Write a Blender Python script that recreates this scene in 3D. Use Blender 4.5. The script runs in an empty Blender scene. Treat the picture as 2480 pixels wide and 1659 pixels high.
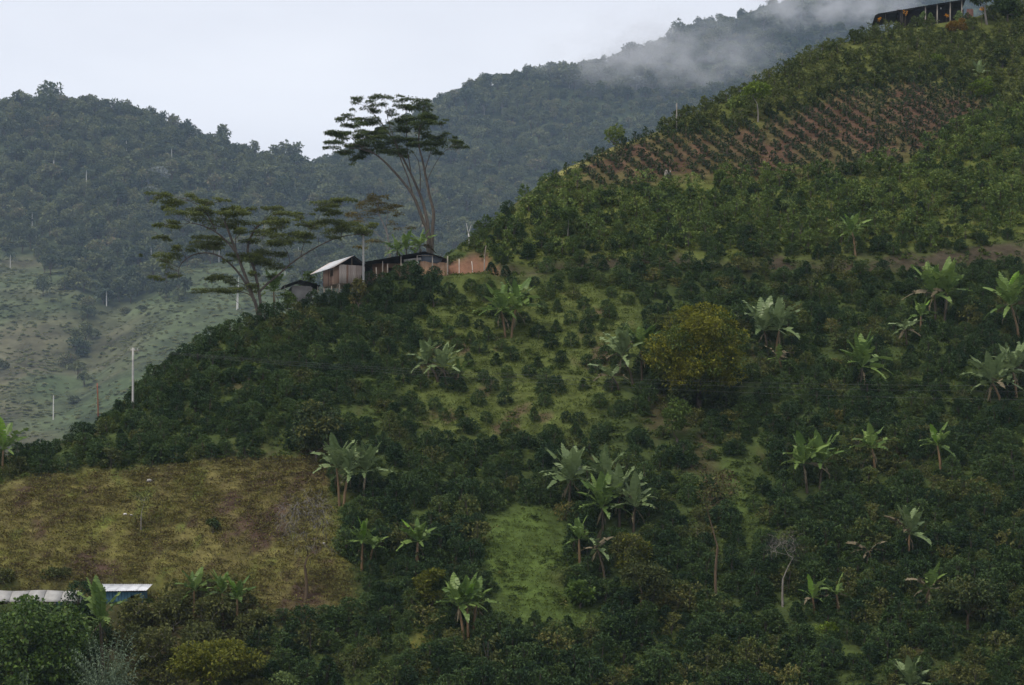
import bpy, math, random
import numpy as np

R = math.radians
rng = np.random.default_rng(7)
random.seed(7)

# ------------------------------------------------------------------ camera, sky, sun, exposure
F, VH, CU = 5000.0, 1300.0, 1240.0           # focal length in photo pixels, eye level row, centre column
scene = bpy.context.scene
cam_d = bpy.data.cameras.new('camera')
cam = bpy.data.objects.new('camera', cam_d)
scene.collection.objects.link(cam)
cam_d.sensor_width = 36.0
cam_d.lens = 36.0 * F / 2480.0
cam_d.shift_y = (VH - 829.5) / 2480.0         # a level camera with the view shifted up: uprights stay upright
cam_d.clip_start, cam_d.clip_end = 0.5, 8000
cam.rotation_euler = (R(90), 0, 0)
scene.camera = cam

SUN_EL, SUN_AZ = R(58), R(-125)               # azimuth clockwise from +Y
world = bpy.data.worlds.new('World'); scene.world = world; world.use_nodes = True
wn, wl = world.node_tree.nodes, world.node_tree.links
bg = wn['Background']; bg.inputs['Strength'].default_value = 0.1
sky = wn.new('ShaderNodeTexSky'); sky.sky_type = 'NISHITA'; sky.sun_disc = False
sky.sun_elevation = SUN_EL; sky.sun_rotation = SUN_AZ
tc = wn.new('ShaderNodeTexCoord')
mp = wn.new('ShaderNodeMapping'); mp.inputs['Scale'].default_value = (1.6, 1.6, 5.0)
nz = wn.new('ShaderNodeTexNoise'); nz.inputs['Scale'].default_value = 2.6; nz.inputs['Detail'].default_value = 5
cr = wn.new('ShaderNodeValToRGB')
cr.color_ramp.elements[0].position, cr.color_ramp.elements[1].position = 0.3, 0.7
cr.color_ramp.elements[0].color = (4.85, 4.92, 5.3, 1); cr.color_ramp.elements[1].color = (5.75, 5.8, 6.1, 1)
mx = wn.new('ShaderNodeMix'); mx.data_type = 'RGBA'; mx.inputs['Factor'].default_value = 0.94   # closed cloud deck
wl.new(tc.outputs['Generated'], mp.inputs['Vector']); wl.new(mp.outputs['Vector'], nz.inputs['Vector'])
wl.new(nz.outputs['Fac'], cr.inputs['Fac']); wl.new(sky.outputs['Color'], mx.inputs['A'])
wl.new(cr.outputs['Color'], mx.inputs['B']); wl.new(mx.outputs['Result'], bg.inputs['Color'])

sun_d = bpy.data.lights.new('sun', 'SUN'); sun_d.energy = 1.5; sun_d.angle = R(12); sun_d.color = (1, .92, .78)
sun = bpy.data.objects.new('sun', sun_d); scene.collection.objects.link(sun)
sun.rotation_euler = (R(90) - SUN_EL, 0, -SUN_AZ + R(180))

vs = scene.view_settings
vs.view_transform = 'Standard'; vs.look = 'None'; vs.gamma = 1; vs.exposure = 0.86; vs.use_curve_mapping = False
cy = scene.cycles
cy.max_bounces = 4; cy.diffuse_bounces = 2; cy.glossy_bounces = 2; cy.transmission_bounces = 3
cy.volume_bounces = 0; cy.transparent_max_bounces = 6; cy.use_denoising = True
cy.volume_max_steps = 128

# ------------------------------------------------------------------ helpers
COL = scene.collection
def tag(o, label=None, cat=None, group=None, kind=None):
    if label: o['label'] = label
    if cat: o['category'] = cat
    if group: o['group'] = group
    if kind: o['kind'] = kind
    return o
def empty(name, loc=(0, 0, 0), rz=0.0):
    o = bpy.data.objects.new(name, None); COL.objects.link(o)
    o.location = loc; o.rotation_euler = (0, 0, rz); o.empty_display_size = .2
    return o
def mesh_np(name, V, faces_idx, nv, mats=(), mat_idx=None, smooth=False):
    """V (n,3); faces_idx flat loop indices; nv corners per face (int or array)"""
    me = bpy.data.meshes.new(name)
    V = np.asarray(V, np.float32); fi = np.asarray(faces_idx, np.int32).ravel()
    if np.isscalar(nv): tot = np.full(len(fi) // nv, nv, np.int32)
    else: tot = np.asarray(nv, np.int32)
    me.vertices.add(len(V)); me.vertices.foreach_set('co', V.ravel())
    me.loops.add(len(fi)); me.loops.foreach_set('vertex_index', fi)
    me.polygons.add(len(tot))
    st = np.concatenate([[0], np.cumsum(tot)[:-1]]).astype(np.int32)
    me.polygons.foreach_set('loop_start', st); me.polygons.foreach_set('loop_total', tot)
    for m in mats: me.materials.append(m)
    if mat_idx is not None: me.polygons.foreach_set('material_index', np.asarray(mat_idx, np.int32))
    if smooth: me.polygons.foreach_set('use_smooth', np.ones(len(tot), bool))
    me.update(calc_edges=True); me.validate()
    return me
def obj(name, me, parent=None, loc=None):
    o = bpy.data.objects.new(name, me); COL.objects.link(o)
    if parent is not None: o.parent = parent
    if loc is not None: o.location = loc
    return o
class MB:
    """collects boxes, tubes and panels into ONE mesh"""
    def __init__(s): s.V = []; s.F = []
    def poly(s, pts, faces):
        n = len(s.V); s.V += [tuple(p) for p in pts]; s.F += [tuple(n + i for i in f) for f in faces]
    def box(s, c, h, ax=None):
        c = np.array(c, float); A = np.eye(3) if ax is None else np.array(ax, float)
        P = [c + A[0] * h[0] * i + A[1] * h[1] * j + A[2] * h[2] * k for k in (-1, 1) for j in (-1, 1) for i in (-1, 1)]
        s.poly(P, [(0, 2, 3, 1), (4, 5, 7, 6), (0, 1, 5, 4), (1, 3, 7, 5), (3, 2, 6, 7), (2, 0, 4, 6)])
    def tube(s, pts, rad, n=6, cap=True):
        pts = [np.array(p, float) for p in pts]; m = len(pts)
        if np.isscalar(rad): rad = [rad] * m
        base = len(s.V); up0 = np.array([.31, .17, .93])
        for i, p in enumerate(pts):
            d = pts[min(i + 1, m - 1)] - pts[max(i - 1, 0)]; d = d / (np.linalg.norm(d) + 1e-9)
            a = np.cross(d, up0 if abs(d @ up0) < .95 else np.array([1., 0, 0])); a /= np.linalg.norm(a); b = np.cross(d, a)
            for k in range(n):
                t = 2 * math.pi * k / n
                s.V.append(tuple(p + (a * math.cos(t) + b * math.sin(t)) * rad[i]))
        for i in range(m - 1):
            for k in range(n):
                k2 = (k + 1) % n
                s.F.append((base + i * n + k, base + i * n + k2, base + (i + 1) * n + k2, base + (i + 1) * n + k))
        if cap:
            s.F.append(tuple(base + k for k in range(n))[::-1]); s.F.append(tuple(base + (m - 1) * n + k for k in range(n)))
    def mesh(s, name, mat, smooth=False):
        fi = [i for f in s.F for i in f]
        return mesh_np(name, s.V, fi, [len(f) for f in s.F], (mat,), smooth=smooth)
    def build(s, name, mat, parent=None, smooth=False, origin=None):
        if origin is not None: s.V = [tuple(np.array(v) - np.array(origin)) for v in s.V]
        return obj(name, s.mesh(name, mat, smooth), parent)

def vnoise(x, y, seed=0):
    """smooth value noise on a unit lattice, -1..1"""
    xi, yi = np.floor(x).astype(np.int64), np.floor(y).astype(np.int64); fx, fy = x - xi, y - yi
    fx, fy = fx * fx * (3 - 2 * fx), fy * fy * (3 - 2 * fy)
    def h(a, b):
        n = (a * 374761393 + b * 668265263 + seed * 1442695041) & 0x7fffffff
        n = ((n ^ (n >> 13)) * 1274126177) & 0x7fffffff
        return ((n ^ (n >> 16)) & 0xffff) / 32767.5 - 1
    return (h(xi, yi) * (1 - fx) + h(xi + 1, yi) * fx) * (1 - fy) + (h(xi, yi + 1) * (1 - fx) + h(xi + 1, yi + 1) * fx) * fy
def fbm(x, y, seed=0, o=4):
    s, a = 0, 1.0
    for k in range(o): s = s + a * vnoise(x * 2 ** k, y * 2 ** k, seed + k * 17); a *= .5
    return s / 1.6
def in_poly(u, v, P):
    u, v = np.asarray(u, float), np.asarray(v, float); ins = np.zeros(u.shape, bool); n = len(P)
    for i in range(n):
        (x1, y1), (x2, y2) = P[i], P[(i + 1) % n]
        if y1 == y2: continue
        c = ((y1 > v) != (y2 > v)) & (u < (x2 - x1) * (v - y1) / (y2 - y1) + x1); ins ^= c
    return ins
def sstep(a, b, x):
    t = np.clip((x - a) / (b - a), 0, 1); return t * t * (3 - 2 * t)
def proj(X, Y, Z): return CU + F * X / Y, VH - F * Z / Y
def at(u, v, Y): return np.array([(u - CU) * Y / F, Y, (VH - v) * Y / F])

# ------------------------------------------------------------------ materials
def new_mat(name):
    m = bpy.data.materials.new(name); m.use_nodes = True
    return m, m.node_tree.nodes, m.node_tree.links, m.node_tree.nodes['Principled BSDF']
def leaf_mat(name, ca, cb, rough=.55, spec=.3, trans=.22, cc=None, island=.35):
    m, n, l, p = new_mat(name)
    oi = n.new('ShaderNodeObjectInfo'); ge = n.new('ShaderNodeNewGeometry')
    ad = n.new('ShaderNodeMath'); ad.operation = 'MULTIPLY_ADD'; ad.inputs[1].default_value = island
    mu = n.new('ShaderNodeMath'); mu.operation = 'MULTIPLY'; mu.inputs[1].default_value = 1 - island
    l.new(oi.outputs['Random'], mu.inputs[0]); l.new(ge.outputs['Random Per Island'], ad.inputs[0]); l.new(mu.outputs[0], ad.inputs[2])
    r = n.new('ShaderNodeValToRGB'); e = r.color_ramp.elements
    e[0].position, e[1].position = .12, .85; e[0].color = (*ca, 1); e[1].color = (*cb, 1)
    if cc: q = e.new(.97); q.color = (*cc, 1)
    l.new(ad.outputs[0], r.inputs['Fac']); l.new(r.outputs['Color'], p.inputs['Base Color'])
    p.inputs['Roughness'].default_value = rough; p.inputs['Specular IOR Level'].default_value = spec * .35
    t = n.new('ShaderNodeBsdfTranslucent'); l.new(r.outputs['Color'], t.inputs['Color'])
    mxs = n.new('ShaderNodeMixShader'); mxs.inputs[0].default_value = trans
    l.new(p.outputs[0], mxs.inputs[1]); l.new(t.outputs[0], mxs.inputs[2]); l.new(mxs.outputs[0], n['Material Output'].inputs['Surface'])
    return m
def noisy_mat(name, ca, cb, scale=4, rough=.85, spec=.15, stretch=(1, 1, 1), bump=0.0, metallic=0.0, rand=.0, coord='Object'):
    m, n, l, p = new_mat(name)
    t = n.new('ShaderNodeTexCoord'); mpn = n.new('ShaderNodeMapping'); mpn.inputs['Scale'].default_value = stretch
    z = n.new('ShaderNodeTexNoise'); z.inputs['Scale'].default_value = scale; z.inputs['Detail'].default_value = 6; z.inputs['Roughness'].default_value = .65
    r = n.new('ShaderNodeValToRGB'); e = r.color_ramp.elements
    e[0].position, e[1].position = .32, .68; e[0].color = (*ca, 1); e[1].color = (*cb, 1)
    l.new(t.outputs[coord], mpn.inputs['Vector']); l.new(mpn.outputs['Vector'], z.inputs['Vector'])
    if rand:
        oi = n.new('ShaderNodeObjectInfo'); ma = n.new('ShaderNodeMath'); ma.operation = 'MULTIPLY_ADD'
        sb = n.new('ShaderNodeMath'); sb.operation = 'SUBTRACT'; sb.inputs[1].default_value = .5
        l.new(oi.outputs['Random'], sb.inputs[0]); l.new(sb.outputs[0], ma.inputs[0]); ma.inputs[1].default_value = rand
        l.new(z.outputs['Fac'], ma.inputs[2]); l.new(ma.outputs[0], r.inputs['Fac'])
        l.new(t.outputs[coord], mpn.inputs['Vector'])
    else: l.new(z.outputs['Fac'], r.inputs['Fac'])
    l.new(r.outputs['Color'], p.inputs['Base Color'])
    p.inputs['Roughness'].default_value = rough; p.inputs['Specular IOR Level'].default_value = spec; p.inputs['Metallic'].default_value = metallic
    if bump:
        b = n.new('ShaderNodeBump'); b.inputs['Strength'].default_value = bump; b.inputs['Distance'].default_value = .05
        l.new(z.outputs['Fac'], b.inputs['Height']); l.new(b.outputs[0], p.inputs['Normal'])
    return m

M = {}
M['coffee'] = leaf_mat('coffee_leaves', (.026, .052, .020), (.066, .106, .032), .45, .25, .15, cc=(.125, .138, .038), island=.15)
M['young'] = leaf_mat('young_coffee_leaves', (.028, .052, .026), (.058, .094, .038), .5, .3, .15, cc=(.11, .12, .04))
M['belt'] = leaf_mat('light_shrub_leaves', (0.056, 0.093, 0.026), (0.133, 0.184, 0.044), .55, .25, .22, cc=(0.200, 0.233, 0.059))
M['brushy'] = leaf_mat('brush_leaves', (0.056, 0.079, 0.024), (0.129, 0.152, 0.042), .6, .2, .2, cc=(0.182, 0.182, 0.050))
M['olive'] = leaf_mat('olive_shrub_leaves', (.060, .074, .026), (.125, .130, .040), .6, .2, .2, cc=(.19, .15, .05), island=.3)
M['albizia'] = leaf_mat('feathery_leaves', (.055, .080, .024), (.120, .140, .034), .6, .2, .22, island=.4)
M['yellowing'] = leaf_mat('yellowing_leaves', (.085, .082, .022), (.17, .125, .028), .6, .2, .25, island=.4)
M['mango'] = leaf_mat('mango_leaves', (.105, .120, .014), (.235, .222, .022), .5, .3, .2, cc=(.29, .23, .025), island=.3)
M['mango_dark'] = leaf_mat('mango_green_leaves', (.050, .078, .016), (.115, .145, .024), .5, .3, .15, island=.35)
M['bigleaf'] = leaf_mat('glossy_broad_leaves', (0.040, 0.077, 0.019), (0.105, 0.162, 0.031), .4, .4, .2, island=.75)
M['cane'] = leaf_mat('cane_leaves', (.075, .110, .068), (.165, .215, .135), .5, .3, .25, island=.7)
M['yellowtree'] = leaf_mat('yellow_green_leaves', (0.068, 0.087, 0.015), (0.173, 0.173, 0.024), .55, .25, .22, island=.7)
M['lime'] = leaf_mat('lime_leaves', (.075, .12, .014), (.15, .21, .025), .5, .3, .3, island=.7)
M['darkleaf'] = leaf_mat('dark_leaves', (0.034, 0.055, 0.024), (0.072, 0.097, 0.031), .5, .3, .15, island=.6)
M['brownleaf'] = leaf_mat('brown_leaves', (0.063, 0.056, 0.031), (0.119, 0.091, 0.042), .65, .15, .15, island=.6)
M['greytwig'] = leaf_mat('grey_twigs', (.08, .072, .065), (.15, .14, .13), .8, .1, .0, island=.6)
M['orange'] = leaf_mat('orange_foliage', (.10, .070, .014), (.20, .115, .018), .6, .2, .25, island=.7)
M['flower'] = leaf_mat('orange_petals', (.42, .17, .015), (.58, .27, .02), .6, .2, .3, island=.6)
M['palegreen'] = leaf_mat('pale_green_leaves', (.10, .145, .05), (.18, .24, .08), .5, .3, .3, island=.6)
M['forest'] = leaf_mat('forest_leaves', (.050, .070, .034), (.150, .165, .072), .6, .2, .15, cc=(.22, .17, .10), island=.25)
M['silver'] = leaf_mat('silvery_leaves', (.13, .15, .13), (.27, .29, .27), .5, .3, .2, island=.7)
M['palm'] = leaf_mat('palm_fronds', (.035, .055, .03), (.075, .10, .055), .5, .3, .2, island=.5)
M['banana'] = leaf_mat('banana_leaves', (.085, .145, .035), (.185, .265, .070), .38, .45, .28, island=.3)
M['banana_pale'] = leaf_mat('pale_banana_leaves', (.115, .165, .065), (.225, .290, .130), .36, .5, .25, island=.3)
M['banana_fresh'] = leaf_mat('fresh_banana_leaves', (.12, .22, .03), (.20, .34, .05), .4, .4, .35, island=.25)
M['banana_dry'] = leaf_mat('dry_banana_leaves', (.085, .070, .042), (.19, .160, .105), .8, .1, .1, island=.3)
M['stem'] = noisy_mat('banana_stem', (.085, .068, .03), (.20, .115, .058), 3, .6, .3, (3, 3, .6))
M['stem_dark'] = noisy_mat('dark_banana_stem', (.03, .025, .015), (.09, .07, .045), 3, .7, .2, (3, 3, .6))
M['bark'] = noisy_mat('bark', (.055, .045, .036), (.13, .11, .09), 2.5, .9, .1, (2, 2, .5), .4)
M['bark_pale'] = noisy_mat('pale_bark', (.13, .115, .10), (.27, .245, .22), 2, .85, .1, (2, 2, .4), .3)
M['bark_brown'] = noisy_mat('brown_bark', (.06, .045, .03), (.12, .085, .055), 3, .9, .1, (2, 2, .5))
M['white_wood'] = noisy_mat('bleached_wood', (.42, .40, .37), (.66, .64, .60), 3, .8, .1, (3, 3, .5))
M['post'] = noisy_mat('weathered_post', (.16, .14, .12), (.32, .29, .25), 4, .85, .1, (4, 4, .5))
M['concrete'] = noisy_mat('pole_concrete', (.30, .29, .28), (.42, .41, .39), 3, .8, .15)
M['rust'] = noisy_mat('rusty_wood', (.14, .05, .03), (.26, .10, .06), 4, .9, .1)
M['wire'] = noisy_mat('wire', (.10, .10, .11), (.15, .15, .16), 5, .7, .2)
M['plank'] = noisy_mat('red_brown_plank', (.24, .15, .11), (.50, .34, .25), 2.2, .85, .1, (6, 6, .5), .3, rand=.35)
M['plank_grey'] = noisy_mat('grey_plank', (.27, .215, .185), (.52, .45, .40), 2.2, .85, .1, (6, 6, .5), .3, rand=.3)
M['zinc'] = noisy_mat('zinc_sheet', (.44, .46, .49), (.64, .65, .68), 1.6, .5, .4, (1, 1, 1), rand=.25)
M['zinc_rust'] = noisy_mat('rusting_zinc_sheet', (.40, .30, .25), (.66, .62, .60), 3, .6, .3)
M['roof_dark'] = noisy_mat('dark_roof_sheet', (.022, .020, .020), (.055, .050, .048), 2, .7, .25, rand=.2)
M['mud'] = noisy_mat('mud_wall', (.25, .155, .095), (.36, .235, .150), 1.5, .95, .05, (1, 1, 1), .5)
M['grey_wall'] = noisy_mat('grey_plaster', (.19, .18, .17), (.29, .28, .265), 1.2, .95, .05)
M['bluegrey'] = noisy_mat('blue_grey_board', (.085, .10, .125), (.13, .145, .17), 2, .8, .2)
M['dark_inside'] = noisy_mat('dark_wood_inside_shade', (.03, .026, .023), (.06, .052, .045), 2, .9, .05)  # interior shade put into the colour; also used on rafters and posts
M['timber'] = noisy_mat('timber', (.18, .14, .10), (.30, .24, .18), 4, .85, .1, (5, 5, .6))
M['blue'] = noisy_mat('blue_painted_board', (.030, .085, .125), (.055, .135, .18), 2, .6, .3, (5, 1, .4), rand=.2)
M['tarp'] = noisy_mat('white_plastic_sheet', (.22, .215, .21), (.35, .345, .335), 1.2, .55, .3, rand=.1)
M['tan'] = noisy_mat('tan_wall', (.42, .36, .28), (.52, .46, .36), 2, .9, .1)
M['stone'] = noisy_mat('pale_stone', (.42, .40, .39), (.62, .60, .60), 6, .9, .1)
M['pinkwall'] = noisy_mat('pink_wall', (.30, .15, .115), (.40, .22, .17), 2, .9, .05)

# ------------------------------------------------------------------ near hillside
A0, S0 = -134.6, 0.676                                   # mean slope: z = A0 + S0*y
def Yv(v): return -F * A0 / (v - VH + F * S0)            # distance of the mean slope at an image row
crest_px = [(-300, 1150), (-120, 1100), (0, 1062), (159, 1028), (317, 952), (370, 880), (508, 790), (635, 745), (762, 702), (1000, 640),
            (1042, 585), (1121, 545), (1238, 460), (1322, 400), (1481, 318), (1587, 276), (1619, 256), (1799, 190), (2010, 95),
            (2137, 52), (2328, 15), (2700, -60), (3300, -200)]
cY = np.array([Yv(v) for u, v in crest_px]); cX = np.array([(u - CU) * Yv(v) / F for u, v in crest_px])
def H(X, Y):
    X, Y = np.asarray(X, float), np.asarray(Y, float)
    P = A0 + S0 * Y
    # terrace cut along the slope, wider in front of the farmhouse
    yard = sstep(-19, -15, X) * (1 - sstep(-3.5, -1, X))
    hw = 1.15 + 2.1 * yard; yc = 245.6 + .9 * yard
    w = 1 - sstep(hw, hw + 1.0, np.abs(Y - yc))
    w = w * sstep(-24, -20, X)
    P = P + (yc - Y) * (S0 - .10) * w
    # small flat for the sheds at the foot of the brown field
    yc2 = 190.5; w2 = (1 - sstep(1.7, 3.2, np.abs(Y - yc2))) * (1 - sstep(-33, -30, X))
    P = P + (yc2 - Y) * (S0 - .08) * w2
    P = P + .55 * np.sin(X * .11 + Y * .05) + .45 * np.sin(X * .047 - Y * .083 + 1.3) + .25 * fbm(X * .22, Y * .22, 3)
    xc = np.interp(Y, cY, cX); d = xc - X; r = 3.0
    fall = 1.35 * .5 * (d + np.sqrt(d * d + r * r))
    P = P - fall
    top = 362.0
    P = np.where(Y > top, P - 1.5 * (Y - top), P)
    side = -1.7 - .55 * np.clip(Y, 0, None)
    P = np.where(Y < 135, np.maximum(P, side), P)
    return np.maximum(P, -62 + .5 * fbm(X * .05, Y * .05, 9))
def hit(u, v, y0=165.0, y1=345.0):
    """where the sight line through a photo pixel meets the near hillside"""
    Y = np.linspace(y0, y1, 1441); X = (u - CU) * Y / F; Z = (VH - v) * Y / F
    g = H(X, Y) - Z; k = np.argmax(g > 0)
    if g[k] <= 0: k = int(np.argmax(g))
    return np.array([X[k], Y[k], float(H(X[k], Y[k]))])
def gz(x, y): return float(H(x, y))
def foot(u, Y):                                           # a point of the ground at a column and a distance
    x = (u - CU) * Y / F; return np.array([x, Y, gz(x, Y)])

# plots on the hillside, outlined on the ground (columns/rows of the photograph stand for points of the mean slope)
PL = {
 'brown': [(-420, 1260), (40, 1150), (95, 1135), (200, 1140), (360, 1142), (560, 1130), (770, 1125), (800, 1170), (812, 1230), (822, 1330), (850, 1400),
           (868, 1490), (760, 1520), (620, 1490), (560, 1440), (380, 1432), (180, 1425), (-420, 1430)],
 'clear': [(1005, 705), (1075, 668), (1200, 668), (1450, 690), (1570, 745), (1560, 880), (1470, 985), (1420, 1050), (1250, 1075), (1050, 1060), (960, 970), (1010, 870)],
 'lawn': [(1200, 1235), (1320, 1218), (1372, 1290), (1358, 1390), (1420, 1440), (1490, 1470), (1450, 1515), (1370, 1510), (1300, 1495), (1215, 1490), (1180, 1420), (1158, 1340)],
 'lawn2': [(1780, 1180), (1835, 1200), (1835, 1290), (1790, 1300)],
 'lawn3': [(1000, 1560), (1040, 1530), (1050, 1640), (1010, 1659)],
 'plot': [(1330, 440), (1430, 360), (1600, 290), (1840, 268), (2040, 195), (2290, 150), (2440, 235), (2310, 330), (2220, 400), (2000, 405), (1800, 420), (1640, 430), (1480, 450)],
 'belt': [(1130, 600), (1160, 520), (1330, 440), (1480, 450), (1640, 430), (1800, 420), (2000, 405), (2220, 400), (2300, 330), (2420, 265), (3150, 250),
          (3150, 540), (2300, 600), (2000, 618), (1600, 632), (1300, 630), (1190, 625)],
 'brush': [(1590, 310), (1620, 240), (1800, 180), (2010, 85), (2137, 45), (2330, 0), (3150, -180), (3150, 235), (2420, 262), (2280, 195), (2040, 225), (1840, 290)],
 'edge': [(1310, 425), (1480, 325), (1600, 275), (1600, 300), (1500, 342), (1420, 385), (1335, 450)],
 'yard': [(1062, 655), (1075, 610), (1130, 590), (1200, 600), (1205, 662), (1080, 666), (1064, 664)],
 'terrace': [(1185, 634), (1600, 640), (2000, 628), (3150, 570), (3150, 612), (2200, 652), (2000, 660), (1600, 664), (1200, 664)],
 'shade': [(1560, 955), (1720, 950), (1760, 1010), (1640, 1080), (1500, 1040)],
 'foot': [(300, 1425), (560, 1430), (640, 1495), (620, 1660), (280, 1660), (250, 1500)],
}
PLW = {k: [(float((u - CU) * Yv(v) / F), float(Yv(v))) for u, v in p] for k, p in PL.items()}
def plot(k, X, Y): return in_poly(X, Y, PLW[k])
def soft(k, X, Y, j=1.2):
    s = 0
    for dx, dy in ((0, 0), (j, 0), (-j, 0), (0, 2 * j), (0, -2 * j), (j * .7, j), (-j * .7, -j), (j * .7, -j), (-j * .7, j)):
        s = s + plot(k, X + dx + 1.2 * vnoise(X * .5, Y * .5, 5), Y + dy + 1.2 * vnoise(X * .5, Y * .5, 6)).astype(float)
    return s / 9.0

def grid_mesh(name, xs, ys, Z, mat):
    nx, ny = len(xs), len(ys); GX, GY = np.meshgrid(xs, ys)
    V = np.stack([GX.ravel(), GY.ravel(), Z.ravel()], 1)
    i = (np.arange(ny - 1)[:, None] * nx + np.arange(nx - 1)[None, :]).ravel()
    return mesh_np(name, V, np.stack([i, i + 1, i + nx + 1, i + nx], 1), 4, (mat,), smooth=True)
def color_attr(me, C):
    a = me.color_attributes.new('ground_cover', 'FLOAT_COLOR', 'POINT')
    a.data.foreach_set('color', np.concatenate([C, np.ones((len(C), 1))], 1).astype(np.float32).ravel())
def ground_mat(name, s1, s2, amt=.55, bump=.5):
    m, n, l, p = new_mat(name)
    a = n.new('ShaderNodeAttribute'); a.attribute_name = 'ground_cover'
    t = n.new('ShaderNodeTexCoord')
    z1 = n.new('ShaderNodeTexNoise'); z1.inputs['Scale'].default_value = s1; z1.inputs['Detail'].default_value = 8; z1.inputs['Roughness'].default_value = .7
    z2 = n.new('ShaderNodeTexNoise'); z2.inputs['Scale'].default_value = s2; z2.inputs['Detail'].default_value = 4
    r = n.new('ShaderNodeMapRange'); r.inputs['From Min'].default_value = .36; r.inputs['From Max'].default_value = .64
    r.inputs['To Min'].default_value = 1 - amt; r.inputs['To Max'].default_value = 1 + amt
    ml = n.new('ShaderNodeMath'); ml.operation = 'MULTIPLY_ADD'; ml.inputs[1].default_value = .5
    hv = n.new('ShaderNodeMath'); hv.operation = 'MULTIPLY'; hv.inputs[1].default_value = .5
    l.new(t.outputs['Object'], z1.inputs['Vector']); l.new(t.outputs['Object'], z2.inputs['Vector'])
    l.new(z2.outputs['Fac'], hv.inputs[0]); l.new(z1.outputs['Fac'], ml.inputs[0]); l.new(hv.outputs[0], ml.inputs[2]); l.new(ml.outputs[0], r.inputs['Value'])
    v = n.new('ShaderNodeVectorMath'); v.operation = 'SCALE'
    l.new(a.outputs['Color'], v.inputs[0]); l.new(r.outputs['Result'], v.inputs['Scale']); l.new(v.outputs[0], p.inputs['Base Color'])
    p.inputs['Roughness'].default_value = .95; p.inputs['Specular IOR Level'].default_value = .05
    b = n.new('ShaderNodeBump'); b.inputs['Strength'].default_value = bump; b.inputs['Distance'].default_value = .25
    l.new(z1.outputs['Fac'], b.inputs['Height']); l.new(b.outputs[0], p.inputs['Normal'])
    return m
def lerp(C, c, w): return C * (1 - w[:, None]) + np.array(c)[None] * w[:, None]

xs = np.concatenate([np.arange(-150, -62, 3.0), np.arange(-62, 84, .45), np.arange(84, 122, 1.2), np.arange(122, 220, 3.0)])
ys = np.concatenate([np.arange(-20, 160, 4.0), np.arange(160, 335, .5), np.arange(335, 440, 3.0), np.arange(440, 800, 20.0)])
GX, GY = np.meshgrid(xs, ys); GZ = H(GX, GY)
X, Y = GX.ravel(), GY.ravel()
n1, n2, n3 = fbm(X * .25, Y * .18, 21), fbm(X * .9, Y * .6, 22), fbm(X * .08, Y * .06, 23)
C = np.tile(np.array([[.042, .058, .019]]), (len(X), 1))
C = lerp(C, (.052, .074, .020), sstep(-.1, .5, n3 + .5 * n1) * .7)
C = lerp(C, (.060, .040, .026), sstep(.25, .6, n1 - n3 * .3) * .6)
w = soft('brown', X, Y)
Cb = np.tile(np.array([[.124, .108, .040]]), (len(X), 1))
Cb = lerp(Cb, (.132, .128, .036), sstep(-.2, .5, n3 + n2 * .5))
Cb = lerp(Cb, (.070, .046, .034), sstep(.0, .45, n1 * .8 + n2 * .7))
Cb = lerp(Cb, (.10, .13, .03), sstep(.25, .6, -n1 + n2 * .4) * .7)
C = C * (1 - w[:, None]) + Cb * w[:, None]
C = lerp(lerp(C, (.082, .100, .028), soft('clear', X, Y) * (.75 + .25 * n1)), (.10, .066, .045), soft('clear', X, Y) * sstep(.32, .55, fbm(X * .3, Y * .22, 31)) * .8)
for k in ('lawn', 'lawn2'):
    C = lerp(C, (.066, .098, .024), soft(k, X, Y) * .9)
C = lerp(C, (.15, .12, .03), soft('lawn3', X, Y))
w = soft('plot', X, Y, 1.5)
C = lerp(C, (.088, .052, .036), w * .95)
C = lerp(C, (.080, .074, .030), w * sstep(-.15, .4, n1 + .5 * n2) * .8)
C = lerp(C, (.100, .115, .028), soft('belt', X, Y) * .8)
C = lerp(C, (.080, .090, .024), soft('brush', X, Y) * .8)
C = lerp(C, (.170, .165, .058), soft('edge', X, Y, .6))
C = lerp(C, (.050, .038, .028), soft('terrace', X, Y, .5) * .9)
C = lerp(C, (.070, .055, .028), soft('foot', X, Y) * .8)
C = lerp(C, (.175, .096, .062), soft('yard', X, Y, .4))
C = lerp(C, (.085, .066, .048), soft('yard', X, Y, .4) * sstep(250.6, 251.6, Y + .6 * n2))
me = grid_mesh('hillside', xs, ys, GZ, ground_mat('hillside_ground', 1.3, .35, .5, .6)); color_attr(me, np.clip(C, 0, 1))
hillside = tag(obj('hillside', me), 'steep planted hillside of coffee plots, grass and bare soil', kind='structure')

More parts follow.
